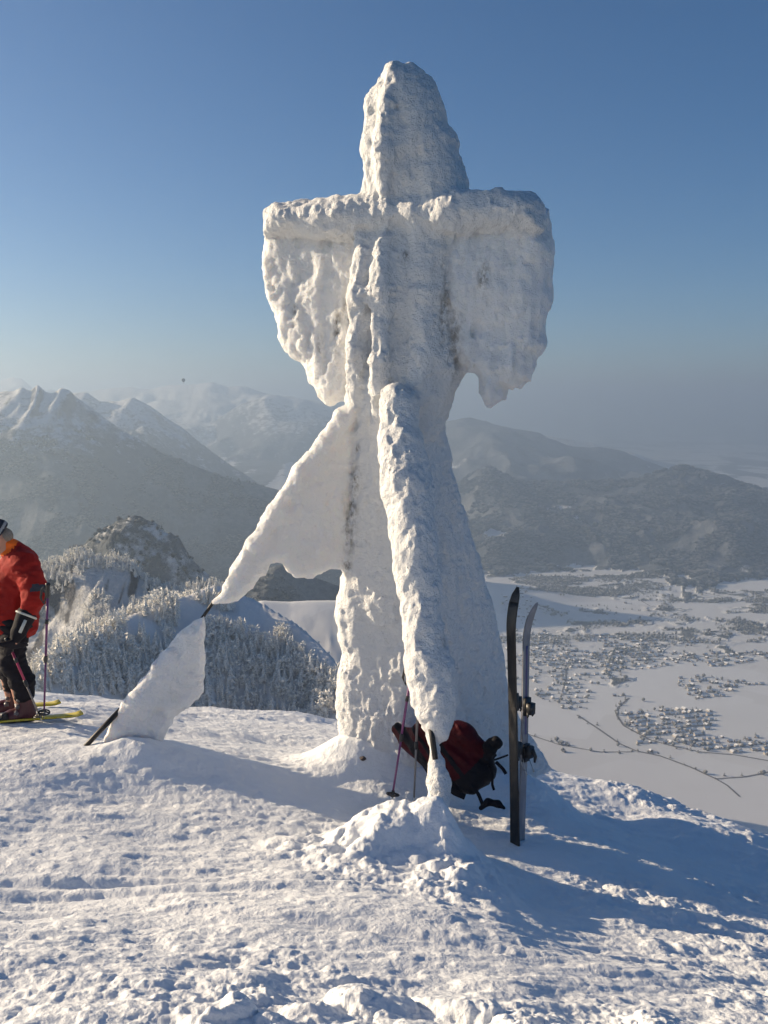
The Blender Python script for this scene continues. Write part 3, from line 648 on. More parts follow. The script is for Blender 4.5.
#OBJ
# ------------------------------------------------------------------ skis, poles, backpack
def frame_from(d, up=(0, 0, 1)):
    d = np.array(d, float); d /= np.linalg.norm(d); s = np.cross(d, up); s /= np.linalg.norm(s); return d, s, np.cross(s, d)
def ski_standing(foot, top, face, col_a, label, base_side, D, tipbend):
    """foot/top pixels (px,py) and distance; face = horizontal direction its base looks at"""
    a = P(foot[0], foot[1], D[0]); b = P(top[0], top[1], D[1]); root = empty('ski', a); tag(root, label, 'ski', 'touring skis planted beside the cross')
    face = np.array(face, float); face /= np.linalg.norm(face); ax = (b - a); L_ = np.linalg.norm(ax); ax /= L_
    face = face - ax * np.dot(face, ax); face /= np.linalg.norm(face)
    pts = []; ws = []; th = []
    for i in range(41):
        s = i / 40; q = a - ax * .10 + ax * (L_ + .10) * s
        bend = .09 * max(0, (s - .84) / .16) ** 2.0 * tipbend + .008 * math.sin(s * math.pi)
        q = q - face * bend; wv = .036 + .010 * (2 * s - 1) ** 2
        if s > .93: wv *= math.sqrt(max(.02, 1 - ((s - .93) / .072) ** 2))
        pts.append(q); ws.append(wv); th.append(.0035 if s > .9 else .004 + .005 * math.exp(-((s - .45) / .22) ** 2))
    pts = np.array(pts)
    m = MB(); m.add(ribbon(pts - face * 0, face, ws, th)); body = m.build('ski_body', col_a, root)
    m = MB(); m.add(ribbon(pts[:39] + face * (np.array(th)[:39, None] + .0012), face, np.array(ws[:39]) * .97, .0012)); m.build('ski_base', M['ski_base'], root)
    s_ = np.cross(ax, face)
    m = MB(); m.add(ribbon(pts[19:34] - face * (np.array(th)[19:34, None] + .0006), face, np.array(ws[19:34]) * .28, .0006)); m.build('topsheet_stripe', M['ski_purple'], root)
    # binding: toe piece, heel piece, brake arms; they stand off the top side (-face)
    t = -face
    for nm, s0, parts in (('toe_binding', .565, 1), ('heel_binding', .37, 0)):
        c = a + ax * L_ * s0; m = MB()
        m.box(c + t * .022, ax * .065, s_ * .034, t * .018); m.box(c + t * .055 + ax * (-.01 if parts else .012), ax * .040, s_ * .032, t * .026)
        if parts:
            for sg_ in (-1, 1): m.add(tube([c + t * .045 - ax * .03 + s_ * .022 * sg_, c + t * .060 - ax * .06 + s_ * .034 * sg_, c + t * .050 - ax * .075 + s_ * .030 * sg_], [.008, .009, .006], 8))
        else:
            m.add(tube([c + t * .05 + ax * .02, c + t * .085 + ax * .03, c + t * .11 - ax * .01, c + t * .105 - ax * .055], [.016, .018, .014, .008], 8))
            m.box(c + t * .06 + ax * .045, ax * .014, s_ * .022, t * .02)
        bd = m.build(nm, M['plastic'], root)
        if not parts:
            m = MB()
            for sg_ in (-1, 1): m.add(tube([c + s_ * .03 * sg_ + t * .02 - ax * .03, c + s_ * .045 * sg_ + t * .055 - ax * .12, c + s_ * .045 * sg_ + t * .07 - ax * .15], [.003, .003, .008], 6))
            m.build('ski_brake', M['steel'], bd)
    return root
fc = np.array([-.55, -.83, 0.]); 
ski_standing((515, 845), (510, 589), (-.72, -.69, 0), M['ski_base'], 'upright ski showing its black base, tip taller than the other ski', True, (7.1, 7.1), 1.0)
ski_standing((521, 838), (527, 601), (-.72, .69, 0), M['ski_top'], 'upright ski seen edge-on, pale with purple print, tip curving away', True, (7.22, 7.22), 1.0)
def pole(top, bot, D, mats, label, group=None, basket=True, nocat=False, strap=True, tip=.05, grip=.13):
    a = np.array(bot, float); b = np.array(top, float); root = empty('ski_pole', a); tag(root, label, 'ski pole', group)
    L_ = np.linalg.norm(b - a); ax = (b - a) / L_
    m = MB(); m.add(tube([a + ax * .02, a + ax * L_ * .45], [.0075, .0085], 10)); m.build('lower_shaft', mats[1], root)
    m = MB(); m.add(tube([a + ax * L_ * .44, a + ax * (L_ - grip)], [.0095, .0105], 10)); m.build('upper_shaft', mats[0], root)
    m = MB(); m.add(tube([a + ax * (L_ * .44 - .03), a + ax * (L_ * .44 - .02), a + ax * (L_ * .44 + .02), a + ax * (L_ * .44 + .03)], [.011, .015, .015, .011], 10)); m.build('clamp', M['plastic'], root)
    m = MB(); m.add(tube([a + ax * (L_ * .72 - .02), a + ax * (L_ * .72 + .02)], [.0135, .0135], 10)); m.build('clamp', M['plastic'], root)
    m = MB(); m.add(tube([b - ax * grip, b - ax * (grip - .02), b - ax * grip * .5, b - ax * .03, b - ax * .005, b], [.013, .017, .015, .016, .021, .012], 12)); m.build('grip', M['plastic'], root)
    d, s, u = frame_from(ax, (0, 1, 0))
    if strap:
        q = b - ax * .02; m = MB(); m.add(ribbon([q + s * .015, q + s * .05 - ax * .05, q + s * .055 - ax * .12, q + s * .03 - ax * .17, q + s * .012 - ax * .10, q + s * .012 - ax * .03], u, .010, .002)); m.build('strap', M['plastic'], root)
    m = MB(); m.add(tube([a - ax * .04, a + ax * .03], [.003, .006], 8)); m.build('tip', M['steel'], root)
    if basket:
        m = MB(); c = a + ax * .035; n = 14
        ring = [c + (s * math.cos(k * 2 * math.pi / n) + u * math.sin(k * 2 * math.pi / n)) * .045 for k in range(n + 1)]
        m.add(tube(ring, .007, 6)); 
        for k in range(4): m.add(tube([c + ax * .012, ring[int(k * n / 4)]], [.010, .005], 6))
        m.add(tube([c - ax * .02, c + ax * .03], [.014, .012], 8)); m.build('basket', M['plastic'], root)
    return root
g = 'trekking poles planted against the cross'
pole(P(413, 660, 7.35), P(392, 799, 7.2), 0, (M['pole_purple'], M['pole_purple']), 'purple ski pole leaning into the snow, black basket at its foot', g)
pole(P(419, 676, 7.5), P(414, 800, 7.4), 0, (M['pole_grey'], M['pole_grey']), 'thin grey ski pole between the purple pole and the front guy wire', g, basket=False)
# backpack lying on its side against the foot of the cross
def pw(px, py, D): return P(px, py, D)
bk = empty('backpack', P(455, 795, 7.55)); tag(bk, 'dark red and black backpack lying in the shade at the foot of the cross', 'backpack')
pf = Field((-.25, 7.1, -3.35), (1.15, 8.2, -2.1), .009)
# 0 red body, 1 black panel, 2 lid/bulge, 3 hip fin
pf.chain([(pw(425, 738, 7.75), .15), (pw(448, 758, 7.7), .20), (pw(468, 768, 7.65), .18), (pw(482, 770, 7.6), .11)], .05, 0)
pf.chain([(pw(430, 728, 7.7), .09), (pw(462, 735, 7.65), .10), (pw(488, 757, 7.6), .07)], .05, 0)
pf.chain([(pw(398, 728, 7.85), .05), (pw(408, 738, 7.8), .08), (pw(420, 748, 7.75), .10)], .04, 0)
pf.chain([(pw(455, 785, 7.55), .06), (pw(470, 788, 7.5), .06)], .06, 0)
pf.capsule(pw(489, 748, 7.55), pw(496, 742, 7.55), .055, .05, .015, 2); pf.capsule(pw(486, 760, 7.55), pw(490, 750, 7.55), .04, .05, .015, 2)
pf.noise(lambda x, y, z, l: .018 * fbm(x / .16, y / .16, z / .12, 3, 301) + .012 * (1 - np.abs(fbm((x + z) / .10, y / .2, (z - x * .5) / .3, 2, 305)) * 2.5) - .008, .06)
pV, pQ = pf.mesh(); pQ = biggest(pV, pQ, 500); pl_ = pf.labels(pV, pQ)
cen = pV[pQ].mean(1); 
dv = cen / cen[:, 1:2]; ppx = dv[:, 0] * 1000 * 1.0 + 384
u_p = (cen[:, 0] * .62 - cen[:, 2] * .78)   # along the pack
v_p = (cen[:, 0] * .78 + cen[:, 2] * .62) + .014 * fbm(cen[:, 0] * 9, cen[:, 2] * 9, octv=2, seed=310)
stripe = ((np.abs(v_p + 1.405) < .016) | (np.abs(v_p + 1.30) < .02) | (np.abs(v_p + 1.50) < .035) | (u_p > 2.60))
for nm, msk, mt in (('main_bag', (pl_ == 0) & ~stripe, 'pack_red'), ('black_panel', (pl_ == 0) & stripe, 'pack_black'), ('top_lid', pl_ == 2, 'pack_black')):
    if msk.sum() > 10: v, q, _ = take(pV, pQ, msk); mesh_np(nm, v - parent_loc(bk), q, M[mt], True, bk)
def strap(pts, w=.014, nm='strap', up=(0, -1, .3), p=bk, mt='pack_black'):
    m = MB(); pts = np.array(pts); k = len(pts); tt = np.linspace(0, k - 1, k * 5); c = np.stack([np.interp(tt, range(k), pts[:, i]) for i in range(3)], 1)
    for _ in range(3): c[1:-1] = (c[:-2] + c[1:-1] * 2 + c[2:]) / 4
    m.add(ribbon(c, up, w, .004)); return m.build(nm, M[mt], p)
strap([pw(448, 783, 7.5), pw(453, 792, 7.42), pw(460, 795, 7.4), pw(465, 797, 7.4)], .022)
strap([pw(470, 785, 7.45), pw(478, 793, 7.4), pw(482, 803, 7.35), pw(483, 807, 7.35)], .014)
strap([pw(488, 765, 7.5), pw(493, 774, 7.4), pw(492, 784, 7.4), pw(494, 790, 7.4)], .010)
strap([pw(494, 760, 7.5), pw(500, 758, 7.45), pw(508, 755, 7.42)], .007)
strap([pw(496, 762, 7.5), pw(503, 769, 7.42), pw(506, 774, 7.4)], .013)
bf = Field((.55, 7.15, -3.2), (.95, 7.5, -2.95), .006)
bf.chain([(pw(481, 808, 7.34), .018), (pw(488, 802, 7.36), .026), (pw(498, 804, 7.34), .026), (pw(504, 808, 7.3), .012)], .02, 0)
bv, bq = bf.mesh(); mesh_np('hip_pad', bv - parent_loc(bk), bq, M['pack_black'], True, bk)
# small dark stones and a stake end poking out of the snow
def stone(px, py, D, r, label, seed):
    p = P(px, py, D); p[2] = gz(p[0], p[1]) + r * .35; n = 12; V = []
    a, b = np.meshgrid(np.linspace(0, math.pi, 9), np.linspace(0, 2 * math.pi, n + 1)[:-1], indexing='ij')
    d = np.stack([np.sin(a) * np.cos(b), np.sin(a) * np.sin(b), np.cos(a)], -1).reshape(-1, 3)
    rr = r * (1 + .3 * vnoise(d[:, 0] * 2, d[:, 1] * 2, d[:, 2] * 2, seed)); V = d * rr[:, None] * [1.2, 1, .8]
    i = np.arange(9 * n).reshape(9, n); j = np.roll(i, -1, 1); Q = np.stack([i[:-1], j[:-1], j[1:], i[1:]], -1).reshape(-1, 4)
    o = mesh_np('stone', V, Q, M['stone'], True); o.location = p.tolist(); tag(o, label, 'stone')
stone(456, 893, 6.0, .02, 'small dark stone on the lit snow in front of the wire mound', 401)
stone(363, 776, 8.0, .022, 'dark stone showing through the snow at the left foot of the cross', 402)
# ------------------------------------------------------------------ the skier
SK = P(21, 716, 8.45); SK[2] = gz(SK[0], SK[1]); sk = empty('person', SK); tag(sk, 'person in red and orange ski jacket, looking down beside yellow skis', 'person')
ang = R(24); fw = np.array([-math.cos(ang), -math.sin(ang), 0.]); sl_ = np.array([math.sin(ang), -math.cos(ang), 0.]); upv = np.array([0, 0, 1.])
def B(f, s, z): return SK + fw * f + sl_ * s + upv * z
lo_ = SK + [-.9, -.9, -.1]; hi_ = SK + [.75, .9, 1.85]
# body (continuous)
bd = Field(lo_, hi_, .011)
HC = B(.12, .0, 1.585)
AX = np.stack([fw * .80 - upv * .60, sl_, fw * .60 + upv * .80])
bd.ell(HC, (.098, .076, .122), AX, .02)
bd.chain([(B(.0, 0, 1.38), .07), (B(.09, -.0, 1.50), .058)], .03)
bd.chain([(B(.02, 0, .92), .13), (B(.0, 0, 1.1), .13), (B(0, 0, 1.28), .15)], .06)
for s_ in (-1, 1):
    bd.chain([(B(.02, .09 * s_, .90), .10), (B(.06 if s_ > 0 else .12, .12 * s_, .50), .065), (B(.0 if s_ > 0 else .06, .14 * s_, .12), .045)], .04)
    bd.capsule(B(.0 if s_ > 0 else .06, .14 * s_, .07), B(.17 if s_ > 0 else .22, .15 * s_, .05), .04, .035, .03)
def face_pt(f, s, u): return HC + AX[0] * f + AX[1] * s + AX[2] * u
bd.capsule(face_pt(.09, 0, .012), face_pt(.118, 0, -.022), .011, .016, .012)       # nose
bd.ell(face_pt(.062, 0, -.085), (.035, .03, .028), AX, .03)                        # chin
bd.capsule(face_pt(.088, -.018, -.050), face_pt(.088, .018, -.050), .009, .009, .008)  # lips
for s_ in (-1, 1):
    bd.ell(face_pt(.083, .032 * s_, .012), (.014, .018, .012), AX, .006, sub=True); bd.ell(face_pt(.076, .032 * s_, .010), (.013, .013, .013), AX, .004)
    bd.capsule(face_pt(.092, .015 * s_, .034), face_pt(.080, .050 * s_, .032), .009, .008, .01)
    bd.ell(face_pt(-.005, .078 * s_, -.002), (.020, .010, .032), AX, .008)
hands = {1: (B(.05, .37, .76), B(-.12, .31, 1.10)), -1: (B(.26, -.22, .98), B(.02, -.34, 1.05))}
for s_ in (-1, 1):
    h, e = hands[s_]; bd.chain([(B(-.04, .17 * s_, 1.33), .07), (e, .048), (h, .032)], .03)
v, q = bd.mesh(); q = biggest(v, q, 500); v, q, _ = take(v, q, np.ones(len(q), bool)); body = mesh_np('body', v - parent_loc(sk), q, M['skin'], True, sk)
# jacket
jf = Field(lo_, hi_, .012)
jf.chain([(B(.03, 0, .84), .20), (B(.02, 0, 1.0), .205), (B(-.02, 0, 1.18), .20), (B(-.03, 0, 1.30), .17)], .06, 0)
jf.capsule(B(-.05, .12, 1.36), B(-.05, -.12, 1.36), .125, .125, .05, 0)
jf.chain([(B(.015, 0, 1.45), .078), (B(.045, 0, 1.49), .078)], .03, 2)
jf.chain([(B(-.03, 0, 1.36), .13), (B(.0, 0, 1.43), .10)], .05, 0)
for s_ in (-1, 1):
    h, e = hands[s_]; k = e + (h - e) * (.42 if s_ > 0 else .7)
    jf.chain([(B(-.07, .17 * s_, 1.33), .115), (B(-.12, .26 * s_, 1.2), .10), (e, .095)], .05, 0); jf.chain([(e, .095), (k, .07)], .04, 0)
jf.ell(B(.03, 0, .66), (.30, .30, .07), np.stack([fw, sl_, upv]), .02, sub=True)
jf.capsule(B(.17, .10, 1.0), B(.14, .10, 1.22), .035, .03, .03, 1); jf.capsule(B(.17, -.08, .98), B(.14, -.09, 1.24), .035, .03, .03, 1)
jf.noise(lambda x, y, z, l: .012 * (1 - np.abs(fbm(x / .20, y / .20, z / .085, 3, 321)) * 2.6) - .004 + .006 * fbm(x / .05, y / .05, z / .04, 2, 325), .05)
v, q = jf.mesh(); q = biggest(v, q, 500); lb = jf.labels(v, q); c = v[q].mean(1)
e1, h1 = hands[1][1], hands[1][0]; up0 = B(-.12, .26, 1.2)
dd = (c - e1) @ ((up0 - e1) / np.linalg.norm(up0 - e1)); near_arm = (np.linalg.norm(c - e1 - ((up0 - e1) / np.linalg.norm(up0 - e1))[None] * dd[:, None], axis=1) < .15) & ((c - SK) @ sl_ > .2)
patch = near_arm & (dd > .02) & (dd < .085) & ((c - e1) @ (sl_ * .7 - fw * .7) > .03)
for nm, msk, mt, lbl in (('jacket', (lb == 0) & ~patch, 'red_jacket', None), ('chest_panel', (lb == 1) & ~patch & ((c - SK) @ sl_ > 0), 'orange', 'orange chest panel'), ('chest_panel', (lb == 1) & ~patch & ((c - SK) @ sl_ <= 0), 'orange', 'orange chest panel'), ('collar', (lb == 2) & ~patch, 'orange', 'raised orange collar'), ('sleeve_patch', patch, 'grey_patch', 'dark grey patch on the sleeve')):
    if msk.sum() > 8:
        vv, qq, _ = take(v, q, msk); o = mesh_np(nm, vv - parent_loc(sk), qq, M[mt], True, sk)
        if lbl: o['label'] = lbl
# trousers, boots
tf = Field(lo_, hi_, .011)
tf.capsule(B(.02, .05, .86), B(.02, -.05, .86), .15, .15, .05, 0)
for s_ in (-1, 1):
    o_ = 0 if s_ > 0 else .06
    tf.chain([(B(.03, .09 * s_, .84), .13), (B(.06 + o_, .12 * s_, .52), .100), (B(-.01 + o_, .14 * s_, .36), .098), (B(-.02 + o_, .14 * s_, .25), .088)], .04, 0)
tf.noise(lambda x, y, z, l: .012 * (1 - np.abs(fbm(x / .16, y / .16, z / .05, 3, 331)) * 2.6) - .004, .05)
v, q = tf.mesh(); q = biggest(v, q, 500); v, q, _ = take(v, q, np.ones(len(q), bool)); mesh_np('trousers', v - parent_loc(sk), q, M['black_cloth'], True, sk)
for s_ in (-1, 1):
    o_ = 0 if s_ > 0 else .06
    bf = Field(B(o_, .15 * s_, .15) + [-.45, -.45, -.2], B(o_, .15 * s_, .15) + [.45, .45, .25], .008)
    bf.chain([(B(-.02 + o_, .14 * s_, .27), .072), (B(-.03 + o_, .145 * s_, .13), .066)], .03, 0)
    bf.chain([(B(-.06 + o_, .15 * s_, .075), .056), (B(.08 + o_, .155 * s_, .065), .052), (B(.17 + o_, .16 * s_, .055), .042)], .04, 0)
    bf.chain([(B(-.08 + o_, .15 * s_, .035), .038), (B(.2 + o_, .16 * s_, .03), .032)], .015, 1)
    for zz in (.08, .13, .19, .24): bf.capsule(B(.05 + o_ - (zz - .08) * .2, (.15 * s_) - .03, zz + .03), B(.05 + o_ - (zz - .08) * .2, (.15 * s_) + .05, zz + .02), .018, .018, .006, 2)
    v, q = bf.mesh(); lb = bf.labels(v, q)
    vv, qq, _ = take(v, q, lb == 0); bt = mesh_np('boot', vv - parent_loc(sk), qq, M['boot'], True, sk)
    for nm, k_, mt in (('sole', 1, 'plastic'), ('buckles', 2, 'boot_grey')):
        if (lb == k_).sum() > 5: vv, qq, _ = take(v, q, lb == k_); mesh_np('sole' if k_ == 1 else 'buckle_strap', vv - parent_loc(bt), qq, M[mt], True, bt)
# gloves with five fingers closed on the pole grips
def glove(s_, dirs, mt='black_cloth'):
    CF = .40 if s_ > 0 else .62
    h, e = hands[s_]; ax = (h - e) / np.linalg.norm(h - e); gx = np.array(dirs, float); gx /= np.linalg.norm(gx)
    sd_ = np.cross(ax, gx); sd_ /= np.linalg.norm(sd_)
    gf = Field(h - .32, h + .32, .007)
    gf.chain([(e + (h - e) * CF, .082), (e + (h - e) * .8, .06), (h - ax * .03, .046)], .02, 0)
    gf.rbox(h + ax * .03, (.046, .042, .022), np.stack([ax, gx, sd_]), .018, .015, 0)
    for k in range(4):
        b0 = h + ax * .070 + gx * (-.033 + .022 * k); l_ = (.034, .042, .040, .030)[k]
        gf.chain([(b0, .013), (b0 + ax * l_ * .7 + sd_ * .018, .0125), (b0 + ax * l_ * .55 + sd_ * .048, .012), (b0 + ax * .0 + sd_ * .052, .011)], .003, 0)
    gf.chain([(h + ax * .0 + gx * .035, .016), (h + ax * .035 + gx * .055 + sd_ * .025, .014), (h + ax * .045 + gx * .03 + sd_ * .058, .012)], .006, 0)
    v, q = gf.mesh(); q = biggest(v, q, 200); v, q, _ = take(v, q, np.ones(len(q), bool)); o = mesh_np('glove', v - parent_loc(sk), q, M[mt], True, sk)
    c = e + (h - e) * CF; m = MB(); n = 20; d, s, u = frame_from(ax, (0, .3, 1))
    m.add(tube([c + (s * math.cos(k * 2 * math.pi / n) + u * math.sin(k * 2 * math.pi / n)) * .084 for k in range(n + 1)], .009, 6)); m.build('cuff_trim', M['white_trim'], o)
    return h + ax * .045 + sd_ * .028
gpt = glove(1, (.25, 0, .95)); gpt2 = glove(-1, (.2, 0, .95))
m = MB(); h, e = hands[1]; ax = (h - e) / np.linalg.norm(h - e); c = e + (h - e) * .62 + sl_ * .078; d, s, u = frame_from(ax, (0, -1, .2)); m.box(c, ax * .055, s * .012, u * .006); m.build('glove_tab', M['white_trim'], sk)
# hat, hair
hf = Field(HC - .2, HC + .2, .007)
hf.ell(face_pt(-.018, 0, .052), (.112, .092, .098), AX, .01, 0)
hf.rbox(face_pt(0, 0, -.12), (.2, .2, .135), AX, .01, .01, 0) if False else None
sl0, ax0 = hf.sub(HC - .2, HC + .2); Xg, Yg_, Zg_ = np.meshgrid(*ax0, indexing='ij'); pc = face_pt(0, 0, .0); nn = AX[2] * .96 - AX[0] * -.28; nn /= np.linalg.norm(nn)
hf.cut(sl0, ((Xg - pc[0]) * nn[0] + (Yg_ - pc[1]) * nn[1] + (Zg_ - pc[2]) * nn[2]), .01)
hf.noise(lambda x, y, z, l: .003 * fbm(x / .03, y / .03, z / .03, 2, 341), .03)
v, q = hf.mesh(); q = biggest(v, q, 200); c = v[q].mean(1); hh = (c - pc) @ nn; band = (hh > .018) & (hh < .042)
vv, qq, _ = take(v, q, ~band); hat = mesh_np('hat', vv - parent_loc(sk), qq, M['hat'], True, sk)
vv, qq, _ = take(v, q, band); mesh_np('hat_band', vv - parent_loc(hat), qq, M['knit_grey'], True, hat)
m = MB(); 
hf = Field(HC - .2, HC + .2, .008); hf.ell(face_pt(-.05, 0, -.02), (.062, .082, .07), AX, .01, 0)
hf.noise(lambda x, y, z, l: .006 * fbm(x / .02, y / .02, z / .03, 2, 345), .03)
v, q = hf.mesh(); v, q, _ = take(v, q, np.ones(len(q), bool)); mesh_np('hair', v - parent_loc(sk), q, M['hair'], True, sk)
# his skis and poles
def ski_flat(c, dr, label, y0=0):
    c = np.array(c, float); dr = np.array([dr[0], dr[1], 0.]); dr /= np.linalg.norm(dr); s = np.array([-dr[1], dr[0], 0.]); L0, L1 = -.80, .95
    root = empty('ski', c); tag(root, label, 'ski', 'yellow skis under the skier')
    pts = []; ws = []
    for i in range(37):
        f = i / 36; q = L0 + (L1 - L0) * f; p_ = c + dr * q
        p_[2] = c[2] + .022 + q * slope + (.09 * max(0, (f - .86) / .14) ** 2) + (.02 * max(0, (.05 - f) / .05) ** 2)
        wv = .036 + .012 * (2 * f - 1) ** 2
        if f > .94: wv *= math.sqrt(max(.03, 1 - ((f - .94) / .062) ** 2))
        pts.append(p_); ws.append(wv)
    m = MB(); m.add(ribbon(pts, (0, 0, 1), ws, .008)); m.build('ski_body', M['ski_yellow'], root)
    m = MB(); m.add(ribbon(np.array(pts) - [0, 0, .0092], (0, 0, 1), np.array(ws) * .98, .0012)); m.build('ski_base', M['ski_base'], root)
    for nm, f in (('toe_binding', .20), ('heel_binding', -.13)):
        q = c + dr * f + [0, 0, .022 + f * slope]; m = MB(); m.box(q + [0, 0, .018], dr * .05, s * .03, upv * .012); m.box(q + [0, 0, .04] - dr * (.02 if f < 0 else -.02), dr * .025, s * .028, upv * .022); m.build(nm, M['plastic'], root)
    return root
a_ = P(78, 712, 8.35); b_ = P(0, 727, 8.2)
for (pa, Da, pb, Db, lb_, ctr) in (((82, 712), 8.55, (-10, 727), 8.15, 'yellow ski under the near boot, nearer the camera', .14), ((60, 704), 8.95, (-10, 713), 8.65, 'yellow ski under the far boot, partly behind the near boot', -.16)):
    A0 = P(pa[0], pa[1], Da); B0 = P(pb[0], pb[1], Db); dr = (B0 - A0); L_ = np.linalg.norm(dr[:2]); slope = 0; dr = dr / L_
    tail = A0; c = tail + dr * .80; c[2] = gz(c[0], c[1]) 
    qs = np.linspace(-.8, .9, 30); zq = np.array([gz(*(c[:2] + dr[:2] * q)) for q in qs]); pf_ = np.polyfit(qs, zq, 1); slope = pf_[0]; c[2] = pf_[1] + (zq - np.polyval(pf_, qs)).max() * .8 - .01
    ski_flat(c, dr[:2], lb_)
g = 'ski poles of the skier in red'
pole(P(48, 583, 8.0), P(44, 716, 8.25), 0, (M['pole_purple'], M['pole_purple']), 'purple ski pole standing upright just beyond the elbow of the skier', g, strap=True)
top = gpt + np.array([-.02, 0, .05]); pb = P(41, 719, 8.1)
pole(gpt + (gpt - pb) / np.linalg.norm(gpt - pb) * .07, pb, 0, (M['pole_red'], M['pole_grey']), 'red ski pole gripped by the gloved hand, slanting down to its basket', g, strap=False)
# ------------------------------------------------------------------ hot-air balloon far off
bp = P(183.5, 382, 5200); bl = empty('hot_air_balloon', bp); tag(bl, 'tiny dark hot-air balloon floating above the far mountains', 'balloon')
th_ = np.linspace(0, math.pi * .86, 14); prof = [(math.sin(a) * 9.5 * (1 if a < 1.7 else (1 - .25 * (a - 1.7))), 9 + math.cos(a) * 10) for a in th_]
V_ = [[r * math.cos(k * math.pi / 8), r * math.sin(k * math.pi / 8), z] for r, z in prof for k in range(16)]
i = np.arange(len(prof) * 16).reshape(-1, 16); j = np.roll(i, -1, 1)
M['envelope'] = cloth('dark_envelope', (.03, .03, .05), .3, .3, .8, .1)
mesh_np('envelope', np.array(V_), np.stack([i[:-1], i[1:], j[1:], j[:-1]], -1).reshape(-1, 4), M['envelope'], True, bl)
m = MB(); m.box(bp + [0, 0, -7], (1.3, 0, 0), (0, 1.1, 0), (0, 0, 1.0)); m.build('basket', M['plastic'], bl)
m = MB()
for sx in (-1, 1):
    for sy in (-1, 1): m.add(tube([bp + [sx * 1.1, sy * .9, -6], bp + [sx * 1.9, sy * 1.9, 0.2]], .12, 6))
m.build('ropes', M['plastic'], bl)
# ------------------------------------------------------------------ frosted forest below the summit
def frost_material():
    m = mat('frosted_needles', (.5, .5, .5), .8, spec=.1); t = NT(m); a = t.attr('frost'); p = t.pos()
    n = t.noise(.9, 3, .6, p); f = t.math('ADD', a, t.math('MULTIPLY_ADD', n, .8, -.4), clamp=True)
    t.l(t.ramp(f, [(.0, (.18, .18, .17)), (.30, (.58, .56, .52)), (.78, (.88, .86, .80))]), t.b.inputs['Base Color']); return m
M['frost'] = frost_material()
def spruce(seed, tiers=8, seg=9, hgt=1., r0=.19):
    """height 1 spruce: trunk and ragged drooping tiers; returns V, Tris, frost"""
    r = np.random.default_rng(seed); V = []; T = []; Fr = []
    def add(v, f): V.append(v); Fr.append(f); return len(V) - 1
    a = [add((.012 * math.cos(k * 2.09), .012 * math.sin(k * 2.09), -.12), .1) for k in range(3)]; tp = add((0, 0, .95), .3)
    for k in range(3): T.append((a[k], a[(k + 1) % 3], tp))
    for i in range(tiers):
        f = i / (tiers - 1); z = .10 + .80 * f; rad = r0 * (1 - f) ** .75 + .018; h = .20 * (1 - f) + .07
        ph = r.uniform(0, 6.28); c = add((r.normal(0, .006), r.normal(0, .006), z + h), .95)
        rim = []
        for k in range(seg):
            an = ph + (k + r.uniform(-.3, .3)) * 2 * math.pi / seg; q = rad * (r.uniform(.95, 1.25) if k % 2 == 0 else r.uniform(.45, .7))
            rim.append(add((q * math.cos(an), q * math.sin(an), z + r.uniform(-.02, .02) - (.02 if k % 2 == 0 else -.015)), r.uniform(.35, .9) if k % 2 == 0 else .15))
        for k in range(seg): T.append((rim[k], rim[(k + 1) % seg], c))
        u = add((0, 0, z + .02), .0)
        for k in range(seg): T.append((rim[(k + 1) % seg], rim[k], u))
    return np.array(V), np.array(T), np.array(Fr)
def broadleaf(seed):
    # rounded frosted crown of leafless twigs: trunk and many small ragged tufts
    r = np.random.default_rng(seed); V = []; T = []; Fr = []
    for k in range(3): V.append((.02 * math.cos(k * 2.09), .02 * math.sin(k * 2.09), -.1)); Fr.append(.05)
    V.append((0, 0, .7)); Fr.append(.2); T += [(0, 1, 3), (1, 2, 3), (2, 0, 3)]
    for k in range(46):
        d = r.normal(size=3); d /= np.linalg.norm(d); c = np.array([0, 0, .62]) + d * np.array([.26, .26, .34]) * r.uniform(.55, 1.05); b = len(V)
        for j in range(3): V.append(tuple(c + r.normal(0, .045, 3))); Fr.append(r.uniform(.35, 1.0))
        V.append(tuple(c + d * .08 + [0, 0, .03])); Fr.append(.9); T += [(b, b + 1, b + 3), (b + 1, b + 2, b + 3), (b + 2, b, b + 3), (b, b + 2, b + 1)]
    return np.array(V), np.array(T), np.array(Fr)
PROT = [spruce(500 + k, 7 + k % 3, 9, r0=(.17, .20, .15, .24)[k % 4]) for k in range(4)] + [broadleaf(551), broadleaf(552)]
def proj(p): 
    y = p[:, 1] * cp - p[:, 2] * sp; v = p[:, 1] * sp + p[:, 2] * cp; return 384 + F * p[:, 0] / y, 512 - F * v / y
def near_field(x, y):
    return np.array(terrain_z(x, y))
zfor = Zs[12]   # the forested spur
cand = []
r_ = np.random.default_rng(11)
n_ = 60000; tx = r_.uniform(-.42, .0, n_); ty = np.sqrt(r_.uniform(430 ** 2, 1080 ** 2, n_)); cx = tx * ty; cy_ = ty
cz = near_field(cx, cy_); pxs, pys = proj(np.stack([cx, cy_, cz], 1))
j = np.clip(np.searchsorted(tg, tx) - 1, 0, nt_ - 2); i = np.clip(np.searchsorted(Yg, ty) - 1, 0, len(Yg) - 2); lay_i = am[i, j]
top = np.interp(pxs, [0, 40, 60, 100, 150, 190, 215, 240, 262, 285, 300, 320, 345, 360], [690, 672, 652, 632, 612, 603, 598, 612, 626, 640, 652, 664, 690, 730])
dn = fbm(cx / 45, cy_ / 45, octv=3, seed=601)
okA = (lay_i == 12) & (dn > -.33) & (pys > top + 5 * dn) & (pys < 735)
okB = (lay_i == 11) & (dn > .12 + .25 * (pxs > 110)) & (pys > 566) & (r_.uniform(0, 1, n_) < .30)
